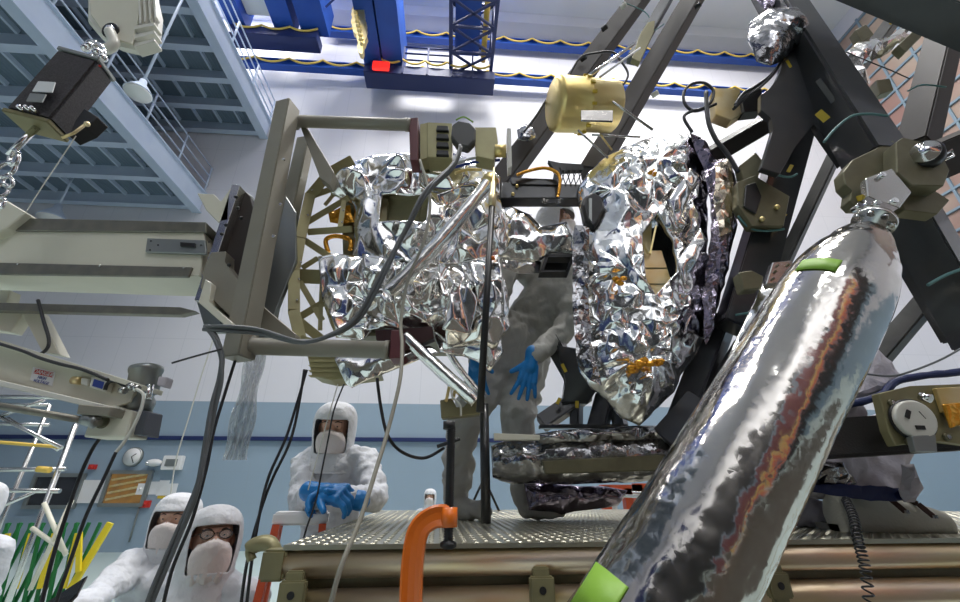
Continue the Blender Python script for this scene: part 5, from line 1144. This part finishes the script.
# ================================================================= PEOPLE
def person(label, Hc, yaw, floor, pitch=0, roll=0, arms=None, feet=None, pelvis=None, lean=(0, 0, 0), suit='suit', glasses=False, shoulders=None, hood='hood', glovehands=(), mask=True, sc=1.0, group=None, voxel=.014, knees=None, folds=.030, detail=True):
    """Hc: centre of the head. yaw 0 faces the camera (-Y). arms: [(elbow, wrist), ...] left one first in the picture"""
    Hc = Vector(Hc); root = thing('person', (Hc.x, Hc.y, floor), label, 'person', group)
    Rz = Matrix.Rotation(yaw, 3, 'Z'); Rh = Rz @ Matrix.Rotation(pitch, 3, 'X') @ Matrix.Rotation(roll, 3, 'Y')
    fw = Rz @ Vector((0, -1, 0)); rt = Rz @ Vector((1, 0, 0))
    Hd = lambda x, y, z: Hc + Rh @ (Vector((x, y, z))*sc)
    neck = Hc + Vector((0, 0, -.17*sc)) - fw*.02; ch = Hc + Vector(lean)*.5 + Vector((0, 0, -.42*sc)) - fw*.02
    pv = Vector(pelvis) if pelvis else Hc + Vector(lean) + Vector((0, 0, -.82*sc)) - fw*.02
    if shoulders: sh = [Vector(s_) for s_ in shoulders]
    else: sh = [neck + rt*s_*.185*sc + Vector((0, 0, -.09*sc)) for s_ in (-1, 1)]
    hips = [pv + rt*s_*.10*sc + Vector((0, 0, -.04)) for s_ in (-1, 1)]
    ft = [Vector(f) for f in feet] if feet else [Vector((h.x, h.y, floor+.05)) + rt*s_*.03 for h, s_ in zip(hips, (-1, 1))]
    kn = [Vector(k) for k in knees] if knees else [(h+f)/2 + fw*.04 for h, f in zip(hips, ft)]
    pr = [('limb', [neck+Vector((0, 0, .06)), neck+Vector((0, 0, -.05)), (sh[0]+sh[1])/2+Vector((0, 0, -.05)), ch, (ch+pv)/2, pv], [.062*sc, .075*sc, .12*sc, .155*sc, .15*sc, .15*sc]),
          ('limb', [sh[0], (sh[0]+ch)/2, ch], [.075*sc, .11*sc, .13*sc]), ('limb', [sh[1], (sh[1]+ch)/2, ch], [.075*sc, .11*sc, .13*sc]), ('limb', [sh[0], (sh[0]+sh[1])/2+Vector((0,0,.02)), sh[1]], [.075*sc, .085*sc, .075*sc]),
          ('limb', [pv+rt*.09*sc, pv-rt*.09*sc], [.13*sc, .13*sc])]
    for h, k, f in zip(hips, kn, ft):
        pr.append(('limb', [h, (h+k)/2, k, (k+f)/2, f+Vector((0, 0, .05))], [.125*sc, .11*sc, .085*sc, .08*sc, .065*sc]))
        pr.append(('limb', [f+Vector((0, 0, .0)), f+fw*.08*sc+Vector((0, 0, -.005)), f+fw*.17*sc+Vector((0, 0, -.012))], [.050*sc, .046*sc, .036*sc]))
    if arms is None: arms = [(sh[0]+Vector((0, 0, -.29*sc))-rt*.04, sh[0]+Vector((0, 0, -.52*sc))-rt*.05+fw*.05), (sh[1]+Vector((0, 0, -.29*sc))+rt*.04, sh[1]+Vector((0, 0, -.52*sc))+rt*.05+fw*.05)]
    for s_, (e, w_) in zip(sh, arms):
        e, w_ = Vector(e), Vector(w_); pr.append(('limb', [s_, s_.lerp(e, .5), e, e.lerp(w_, .5), w_], [.078*sc, .070*sc, .060*sc, .056*sc, .045*sc]))
    body = blob('body', pr, M[suit], root, voxel, 5, folds, len(label))
    # head: one sculpted surface
    head = [('ball', Hd(0, .012, .02), .098*sc, (.80, .98, 1.0), Rh), ('limb', [Hd(0, -.02, -.02), Hd(0, -.035, -.085)], [.070*sc, .040*sc]), ('limb', [Hd(0, .03, -.03), Hd(0, .05, -.16)], [.055*sc, .055*sc]),
            ('limb', [Hd(0, -.088, .018), Hd(0, -.112, -.022)], [.009*sc, .015*sc]), ('limb', [Hd(-.012, -.098, -.028), Hd(.012, -.098, -.028)], [.011*sc, .011*sc]), ('limb', [Hd(-.045, -.078, .036), Hd(0, -.090, .034), Hd(.045, -.078, .036)], [.010*sc]*3),
            ('limb', [Hd(-.022, -.086, -.060), Hd(.022, -.086, -.060)], [.010*sc, .010*sc]), ('ball', Hd(0, -.074, -.094), .020*sc), ('limb', [Hd(.017, -.082, .021), Hd(.031, -.087, .0215), Hd(.046, -.079, .018)], [.0080*sc]*3), ('limb', [Hd(-.017, -.082, .021), Hd(-.031, -.087, .0215), Hd(-.046, -.079, .018)], [.0080*sc]*3), ('limb', [Hd(.018, -.080, .0035), Hd(.031, -.084, .0015), Hd(.045, -.077, .004)], [.005*sc]*3), ('limb', [Hd(-.018, -.080, .0035), Hd(-.031, -.084, .0015), Hd(-.045, -.077, .004)], [.005*sc]*3), ('ball', Hd(.082, .01, 0), .022*sc, (.4, .8, 1.2), Rh), ('ball', Hd(-.082, .01, 0), .022*sc, (.4, .8, 1.2), Rh)]
    if detail:
        hd = blob('head', head, M['skin'], root, .0055, 3)
        for s_ in (-1, 1):
            m_ = MB(); m_.ball(Hd(s_*.031, -.0765, .013), .0125*sc, seg=12); ey = m_.build('eye', M['lilac'], hd)
            m_ = MB(); m_.ball(Hd(s_*.031, -.0830, .0125), .0070*sc, seg=10); m_.build('iris', M['eye'], ey)
            m_ = MB(); m_.tube([Hd(s_*.014, -.091, .030), Hd(s_*.032, -.092, .036), Hd(s_*.052, -.080, .031)], .0035*sc, 6); m_.build('eyebrow', M['brown'], hd)
    else:
        m_ = MB(); m_.ball(Hc, .095*sc, sc=(.8, 1, 1.15)); hd = m_.build('head', M['skin'], root)
    # hood: shell with a face opening, draping to the shoulders
    rings_ = [(.142, .012, .02), (.138, .05, .055), (.118, .085, .100), (.085, .106, .122), (.045, .114, .130), (.0, .116, .130), (-.045, .114, .126), (-.09, .108, .118), (-.125, .106, .112), (-.16, .108, .108), (-.20, .125, .112), (-.235, .150, .112)]
    nseg = 36; cr = creaser(len(label)+5, 9, .008, 5); vs = []
    mb = MB()
    for z, rx, ry in rings_:
        row = []
        for k in range(nseg):
            an = 2*math.pi*k/nseg; lx, ly = math.sin(an)*rx, -math.cos(an)*ry
            p = Hd(lx, ly+.008, z) if z > -.13 else (Hd(lx, ly+.008, z).lerp(Hc+Rz@Vector((lx, ly+.02, z))*sc, .7)); d = (p-Hc); d.z = 0
            row.append(mb.bm.verts.new(p + (d.normalized()*cr(p) if d.length else Vector())))
        vs.append(row)
    for i in range(len(rings_)-1):
        for k in range(nseg):
            an = 2*math.pi*(k+.5)/nseg; an = min(an, 2*math.pi-an); zc_ = (rings_[i][0]+rings_[i+1][0])/2
            lim = .80 if -.112 < zc_ < .062 else 0
            if an < lim and mask is not None: continue
            f = mb.face([vs[i][k], vs[i][(k+1) % nseg], vs[i+1][(k+1) % nseg], vs[i+1][k]]);
            if f: f.smooth = True
    mb.face(vs[0])
    ho = mb.build('hood', M[hood], root); 
    m1 = ho.modifiers.new('s', 'SOLIDIFY'); m1.thickness = .004; m1.offset = 0; m2 = ho.modifiers.new('b', 'SUBSURF'); m2.levels = 1; m2.render_levels = 1
    if mask:
        mb = MB(); rows = []
        for i, (z, fwd, hw) in enumerate([(-.002, -.112, .036), (-.020, -.130, .052), (-.045, -.126, .066), (-.07, -.118, .071), (-.095, -.109, .070), (-.125, -.101, .064), (-.160, -.085, .055)]):
            rows.append([Hd(math.sin(a_)*hw*1.15, fwd*(.45+.55*math.cos(a_)) - (.005 if k % 2 else 0), z + .006*math.cos(k*1.3)*(i/6) - (0 if i else .016*abs(a_)/1.3)) for k, a_ in enumerate([(-1.35+2.7*q/16) for q in range(17)])])
        mb.rings(rows, caps=False, closed=False); mo = mb.build('face_mask', M['mask'], root); m1 = mo.modifiers.new('s', 'SOLIDIFY'); m1.thickness = .002
    if glasses:
        mb = MB()
        for s_ in (-1, 1):
            mb.tube([Hd(s_*.034+math.cos(t)*.025, -.112+.25*abs(math.cos(t)*.025+s_*.034)*.6, .012+math.sin(t)*.017) for t in [2*math.pi*q/20 for q in range(21)]], .0022, 6)
            mb.tube([Hd(s_*.059, -.100, .016), Hd(s_*.088, -.03, .016)], .002, 6)
        mb.tube([Hd(-.01, -.112, .016), Hd(.01, -.112, .016)], .002, 6)
        gl = mb.build('eyeglasses', M['eye'], root)
        for s_ in (-1, 1):
            mb = MB(); mb.slab([Hd(s_*.034+math.cos(t)*.024, -.108+.25*abs(math.cos(t)*.024+s_*.034)*.6, .012+math.sin(t)*.016) for t in [2*math.pi*q/16 for q in range(16)]], Rh@Vector((0, -.001, 0))); mb.build('lens', M['lensglass'], gl)
    return root, body
def hand(parent, wrist, dirn, palm_n, thumb_side, curls=(.3, .3, .3, .35), tcurl=.25, s=1.0, spread=.12, name='glove', cuff=True, m='glove'):
    """a gloved hand: palm, five unequal bent fingers; thumb leaves the side near the wrist"""
    w_ = Vector(wrist); d = Vector(dirn).normalized(); n = Vector(palm_n); n = (n-d*n.dot(d)).normalized(); sd = d.cross(n).normalized()*thumb_side
    pr = [('limb', [w_-d*.045*s, w_, w_+d*.03*s], [.033*s, .029*s, .030*s])]
    for k in range(4):
        o = (1.5-k)*.020*s
        pr.append(('limb', [w_+d*.015*s+sd*o*.7, w_+d*.085*s+sd*o], [.016*s, .0145*s]))
        base = w_+d*.085*s+sd*o; an = (1.5-k)*spread; fd = (d*math.cos(an)+sd*math.sin(an)).normalized(); ln = (.074, .082, .076, .060)[k]*s; c = curls[k]
        p = base; pts = [p]; a_ = 0
        for f_, q in ((.45, .6), (.30, 1.2), (.25, 1.7)):
            a_ = c*q*1.3; p = p+(fd*math.cos(a_)+n*math.sin(a_))*ln*f_; pts.append(p)
        pr.append(('limb', pts, [.0108*s, .0100*s, .0092*s, .0078*s]))
    tb = w_+d*.020*s+sd*.024*s; td = (d*.62+sd*.75+n*.25).normalized(); t2 = (td*math.cos(tcurl)+d*math.sin(tcurl)).normalized()
    pr.append(('limb', [w_+d*.01*s+sd*.012*s, tb, tb+td*.034*s, tb+td*.034*s+t2*.030*s], [.018*s, .0155*s, .0125*s, .0098*s]))
    return blob(name, pr, M[m], parent, .0035, 2, .0008, 4, ffreq=40)

# leaning worker behind the platform, on the step of a stool
Hc = P(335, 428, 2.42)
el = (P(300, 503, 2.30), P(320, 496, 2.02)); er = (P(377, 500, 2.30), P(350, 497, 2.02))
p1, b1 = person('worker in white coverall, hood and mask leaning with clasped blue gloves left of centre', Hc, .10, .56, pitch=.16, arms=[el, er], lean=(0, .22, 0), shoulders=[P(308, 462, 2.46), P(367, 460, 2.46)], folds=.026, glasses=False)
hand(p1, P(347, 499, 2.02), Vector((-1, -.15, .12)), Vector((0, -.5, -1)), 1, curls=(.95, 1.0, 1.0, 1.05), tcurl=.1, s=1.3, spread=.06)
hand(p1, P(320, 492, 2.00), Vector((1, -.35, -.05)), Vector((0, .6, -.8)), -1, curls=(.95, 1.0, 1.0, 1.05), tcurl=.3, s=1.3, spread=.06)
root = thing('step_stool', (p1.location.x, p1.location.y+.2, 0), 'grey step stool under the leaning worker behind the platform', 'step stool')
m_ = MB(); cx, cy = p1.location.x, p1.location.y+.2; m_.box((cx-.3, cy-.3, .52), (cx+.3, cy+.25, .555), 0, .005); m_.build('tread', M['steelgrey'], root)
for x in (-.27, .27):
    for y in (-.27, .22): m_ = MB(); m_.box((cx+x-.02, cy+y-.02, 0), (cx+x+.02, cy+y+.02, .519)); m_.build('leg', M['steelgrey'], root)

# two hooded workers low at left
Hr = P(212, 541, 2.10)
sR = [P(172, 588, 2.14), P(250, 596, 2.14)]
p2, b2 = person('worker with eyeglasses, white hood and veil looking up to the right, lower left', Hr, .62, 0, pitch=-.20, roll=0, shoulders=sR, glasses=True, folds=.030)
Hl = P(175, 521, 2.62)
sL = [P(132, 566, 2.55), P(196, 562, 2.66)]
p3, b3 = person('masked worker standing half hidden behind the bespectacled one, holding a tablet', Hl, .25, 0, pitch=-.05, shoulders=sL, arms=[(P(98, 596, 2.30), P(82, 606, 2.05)), (P(205, 640, 2.7), P(200, 690, 2.6))], folds=.030)
hand(p3, P(80, 606, 2.03), Vector((-.9, -.4, .1)), Vector((0, -.4, -1)), 1, curls=(.5, .5, .5, .5), s=1.0, m='suit')
root = thing('tablet', P(62, 590, 1.95), 'dark tablet computer held at the lower left by the half hidden worker', 'tablet')
q = [P(44, 604, 1.95), P(88, 575, 2.0), P(78, 594, 1.93), P(50, 622, 1.88)]
m_ = MB(); m_.slab(q, Vector((0, .003, -.010)), 0, .002); m_.build('casing', M['black'], root)
cq = sum(q, Vector())/4; m_ = MB(); m_.slab([cq+(x-cq)*.88+Vector((0, -.002, .003)) for x in q], Vector((0, .0005, -.001))); m_.build('screen', M['tablet'], root)

# standing worker in grey between the instruments
Hg = P(556, 224, 2.30)
g1 = [Vector((P(455, 505, 2.25).x, 2.25, DK+.05)), Vector((P(528, 505, 2.2).x, 2.2, DK+.05))]
p4, b4 = person('worker in grey coverall standing on platform between the foil instruments, blue gloves down', Hg, .9, DK, pitch=.1,
    shoulders=[P(508, 262, 2.24), P(570, 262, 2.30)], arms=[(P(488, 322, 2.10), P(476, 358, 2.02)), (P(567, 325, 2.12), P(536, 358, 1.98))],
    pelvis=P(520, 338, 2.28), feet=g1, knees=[P(462, 428, 2.22), P(517, 418, 2.18)], suit='suitgrey', folds=.026)
hand(p4, P(531, 362, 1.97), Vector((-.25, -.05, -1)), Vector((-.1, 1, 0)), -1, curls=(.1, .12, .15, .2), tcurl=.0, s=1.12, spread=.22)
hand(p4, P(476, 360, 2.0), Vector((.05, -.05, -1)), Vector((.5, 1, 0)), 1, curls=(.2, .2, .2, .25), s=1.1)

# tiny worker far behind
Hf = P(430, 497, 8.6)
person('tiny distant worker in white hood seen over the deck left of the clamp screw', Hf, 0, 0, detail=True, voxel=.03, folds=.0)
Hf = P(1, 536, 3.0)
person('worker cut off by the left picture edge, white sleeve only', P(-22, 505, 3.0), .3, 0, voxel=.02)

# crouching worker at right, mostly hidden
foot = Vector((P(866, 516, 1.72).x, 1.72, DK+.05))
p6, b6 = person('crouching worker mostly hidden behind the big foil tube and black beam at right', P(800, 345, 1.75), 1.3, DK, pitch=.5, pelvis=(P(800, 452, 1.8)), feet=[foot+Vector((-.25, .12, 0)), foot+Vector((0, .0, 0))],
    knees=[P(868, 440, 1.78)+Vector((-.1, .1, 0)), P(890, 436, 1.72)], arms=[(P(790, 420, 1.7), P(830, 440, 1.62)), (P(800, 430, 1.95), P(850, 440, 1.9))], suit='lilac', folds=.030)
# grey over-boot with brown straps
root = thing('overboot', P(890, 532, 1.62), 'grey fabric overboot with brown straps on the deck at right', 'boot')
def boot_pt(t, an):
    x = P(836, 520, 1.62).lerp(P(948, 520, 1.58), t); zz = DK
    hgt = .155*(1-.62*t**1.6) if t > .08 else .155*(.75+3*t); hgt *= (1 if t < .93 else math.sqrt(max(.02, 1-((t-.93)/.07)**2))); wd = .062*(1 if t < .9 else math.sqrt(max(.03, 1-((t-.9)/.1)**2))) * (.8+.35*math.sin(min(1, t*1.3)*math.pi))
    return Vector((x.x, x.y, zz+.001)) + Vector((0, math.cos(an)*wd, max(0, .42*hgt*(1+1.25*math.sin(an))) if math.sin(an) > -.6 else 0))
cr = creaser(77, 11, .006); m_ = MB(); m_.rings([[boot_pt(i/30, 2*math.pi*k/28) + Vector((0, 1, .4))*cr(boot_pt(i/30, 2*math.pi*k/28)) for k in range(28)] for i in range(31)]); bt = m_.build('boot_body', M['canvas'], root)
m_ = MB(); m_.rings([[Vector((boot_pt(i/20, 0).x, boot_pt(i/20, 0).y, DK+.001))+Vector((0, sgn*(.004+abs(boot_pt(i/20, 0).y-boot_pt(i/20, math.pi).y)/2)-.0, z)) for sgn, z in ((1, 0), (-1, 0), (-1, .022), (1, .022))] for i in range(21)]); m_.build('sole', mat('grey_rubber_sole', (.20, .205, .19), .6), root)
for k, t in enumerate((.36, .62)):
    p0 = boot_pt(t, 2.2+3.14-.9)+Vector((0, -.012, 0)); m_ = MB()
    a = boot_pt(t, 1.7)+Vector((-.01, -.004, .006)); mdp = boot_pt(t+.03, 2.45)+Vector((0, -.012, .006)); e = boot_pt(t+.08, 3.0)+Vector((.005, -.014, .0))
    m_.beam(a, mdp, .017, .004, ref=(0, 1, .5)); m_.beam(mdp, e, .016, .004, ref=(0, 1, .3)); sb_ = m_.build('strap', M['brown'], root)
    m_ = MB(); m_.box(e-Vector((.006, .008, .005)), e+Vector((.006, -.002, .005))); m_.build('buckle', M['chrome'], sb_)
m_ = MB(); foil_block(m_, [(808, 486), (838, 484), (902, 488), (904, 500), (870, 501), (836, 496), (812, 492)], 1.50, .02, .004, 5, .004, 10, 70, R=5)
tag(m_.build('blue_strap', M['navy'], smooth=False), 'dark blue flat strap laid across above the grey overboot', 'strap')
m_ = MB(); foil_block(m_, [(902, 464), (914, 464), (920, 480), (924, 488), (914, 502), (904, 502), (898, 490), (902, 478)], 1.48, .05, .02, 4, .01, 14, 71, R=8)
tag(m_.build('white_wrap', M['lilac'], smooth=False), 'pale bunched fabric wrap at the right end of the blue strap', 'fabric')
m_ = MB(); foil_block(m_, [(818, 462), (842, 462), (858, 484), (840, 488), (806, 486), (800, 476)], 1.52, .06, .02, 5, .02, 12, 72, R=8); 
tag(m_.build('foil_scrap', M['foil_dark'], smooth=False), 'crumpled dark foil bunch between big tube and blue strap', 'foil')

# ================================================================= LADDER, BARRIER, SCAFFOLD
root = thing('step_ladder', P(300, 600, 2.0), 'red orange fibreglass step ladder with white cap left of the platform', 'ladder')
tc_ = P(302, 519, 2.05); a_ = Vector((.96, .28, 0)).normalized(); b_ = Vector((-.28, .96, 0))
L3 = lambda u_, v_, z: Vector((tc_.x, tc_.y, 0)) + a_*u_ + b_*v_ + Vector((0, 0, z))
zt = tc_.z
m_ = MB(); m_.box((-.11, -.07, zt-.02), (.11, .07, zt+.03), 0, .008, L3); m_.build('top_cap', M['white'], root)
for s_ in (-1, 1):
    m_ = MB(); m_.beam(L3(s_*.09, -.05, zt-.02), L3(s_*.19, -.34, .01), .07, .028, ref=a_); m_.build('front_rail', M['redorange'], root)
    m_ = MB(); m_.beam(L3(s_*.09, .05, zt-.02), L3(s_*.17, .16, .01), .05, .022, ref=a_); m_.build('rear_rail', M['redorange'], root)
for k in range(5):
    z = .28+k*.29; f_ = 1-z/zt; m_ = MB(); m_.box((-.09-.10*f_+.01, -.05-.29*f_-.04, z-.012), (.09+.10*f_-.01, -.05-.29*f_+.04, z+.012), 0, 0, L3); m_.build('tread', M['steel'], root)
# red stands beyond the deck
for k, (px, py, Y, lab) in enumerate(((612, 492, 4.2, 'red and white equipment stand seen beyond the wrapped beam'), (644, 490, 4.6, 'smaller red post of equipment far behind the big tube'))):
    r_ = thing('equipment_stand', Vector((P(px, py, Y).x, Y, 0)), lab, 'stand'); c = P(px, py, Y)
    m_ = MB(); m_.box((c.x-.10, Y-.05, 0), (c.x-.03, Y+.05, c.z+.05)); m_.box((c.x+.10, Y-.05, 0), (c.x+.17, Y+.05, c.z+.03)); m_.box((c.x-.10, Y-.05, c.z-.02), (c.x+.17, Y+.05, c.z+.06)); m_.build('red_frame', M['redorange'], r_)
    m_ = MB(); m_.box((c.x-.028, Y-.04, 0), (c.x+.02, Y+.04, c.z-.021)); m_.build('white_post', M['white'], r_)
    m_ = MB(); m_.cyl((c.x-.3, Y-.08, c.z-.02), (c.x+.35, Y-.08, c.z-.04), .015, 8); m_.build('handle_bar', M['steel'], r_)
# expanding barrier
root = thing('expanding_barrier', Rm(-9.5, 9.2, 0), 'green and yellow folding lattice safety barrier on the floor at left', 'barrier')
yb = 9.2; xa = onwall(-30, 560, yb)[0]; xb = onwall(76, 560, yb)[0]; nb = 9; st_ = (xb-xa)/nb; hb_ = 1.35
for k in range(nb+1):
    x = xa+k*st_
    for s_ in (-1, 1):
        x1 = x+s_*st_*.95
        m_ = MB(); m_.beam(Rm(x, yb+.03*s_, .12), Rm(x1, yb+.03*s_, hb_), .055, .03, ref=(0, 1, 0)); m_.build('slat', M['greenbar'], root)
    if k % 2 == 0: continue
    m_ = MB(); m_.beam(Rm(x+.02, yb-.09, .35), Rm(x-.06, yb-.09, hb_-.16), .085, .03, ref=(0, 1, 0)); m_.build('yellow_slat', M['yellowbar'], root)
m_ = MB(); m_.beam(Rm(xb+.1, yb-.1, .2), Rm(xb+.45, yb-.1, 1.35), .11, .05, ref=(0, 1, 0)); m_.beam(Rm(xb+.22, yb-.16, .6), Rm(xb+.02, yb-.16, 1.2), .08, .04, ref=(0, 1, 0)); m_.build('end_post', M['yellowbar'], root)
m_ = MB(); m_.box((xa, yb-.2, 0), (xb+.3, yb+.2, .1), 0, 0, Rm); m_.build('foot_bar', M['greenbar'], root)
# scaffold tower
root = thing('scaffold_tower', P(40, 500, 5.5), 'silver tube scaffold tower with sloping braces at the lower left', 'scaffold')
def sc_bar(nm, a, b, Y, r, m='steel', Y2=None): mb = MB(); mb.cyl(P(*a, Y), P(*b, Y2 or Y), r, 10); mb.build(nm, M[m], root)
def down(px, py, Y):  # to the floor
    q = P(px, py, Y); return Vector((q.x, q.y, 0))
for px, py, Y in ((76, 424, 5.2), (50, 405, 6.4), (-30, 424, 5.2), (-20, 405, 6.4)):
    q = P(px, py, Y); mb = MB(); mb.cyl((q.x, q.y, 0), q, .028, 10); mb.build('upright_tube', M['steel'], root)
for a, b, Y in (((-30, 396), (78, 398), 5.2), ((-30, 470), (66, 469), 5.2), ((-30, 490), (60, 491), 5.2), ((-30, 423), (50, 425), 6.4), ((-20, 404), (50, 405), 6.4)):
    sc_bar('ledger_tube', a, b, Y, .024, 'steel')
sc_bar('ledger_tube', (-30, 440), (60, 447), 5.8, .022, 'craneyellow')
for a, b, Y in (((-10, 412), (62, 448), 5.2), ((-10, 420), (44, 400), 5.2), ((34, 492), (-20, 516), 5.2), ((8, 418), (58, 450), 6.2)): sc_bar('brace_tube', a, b, Y, .020)
sc_bar('yellow_sleeve', (38, 469), (50, 470), 5.15, .034, 'craneyellow')
for a, b in (((44, 503), (66, 555)), ((32, 528), (66, 552)), ((72, 500), (30, 590))): sc_bar('brace_tube', a, b, 5.1, .022, 'cream')
# tripod with instrument behind the deck
root = thing('tripod', Vector((P(484, 500, 3.1).x, 3.1, DK)), 'small black tripod standing at the deck back beside the dark post', 'tripod')
top = P(484, 478, 3.1)
for dx, dy in ((-.10, .0), (.10, .02), (0, -.12)):
    m_ = MB(); m_.cyl(top, (top.x+dx, top.y+dy, DK), .008, 8); m_.build('leg', M['black'], root)
m_ = MB(); m_.box(top-Vector((.025, .03, 0)), top+Vector((.025, .03, .06)), 0, .004); m_.build('head', M['black'], root)
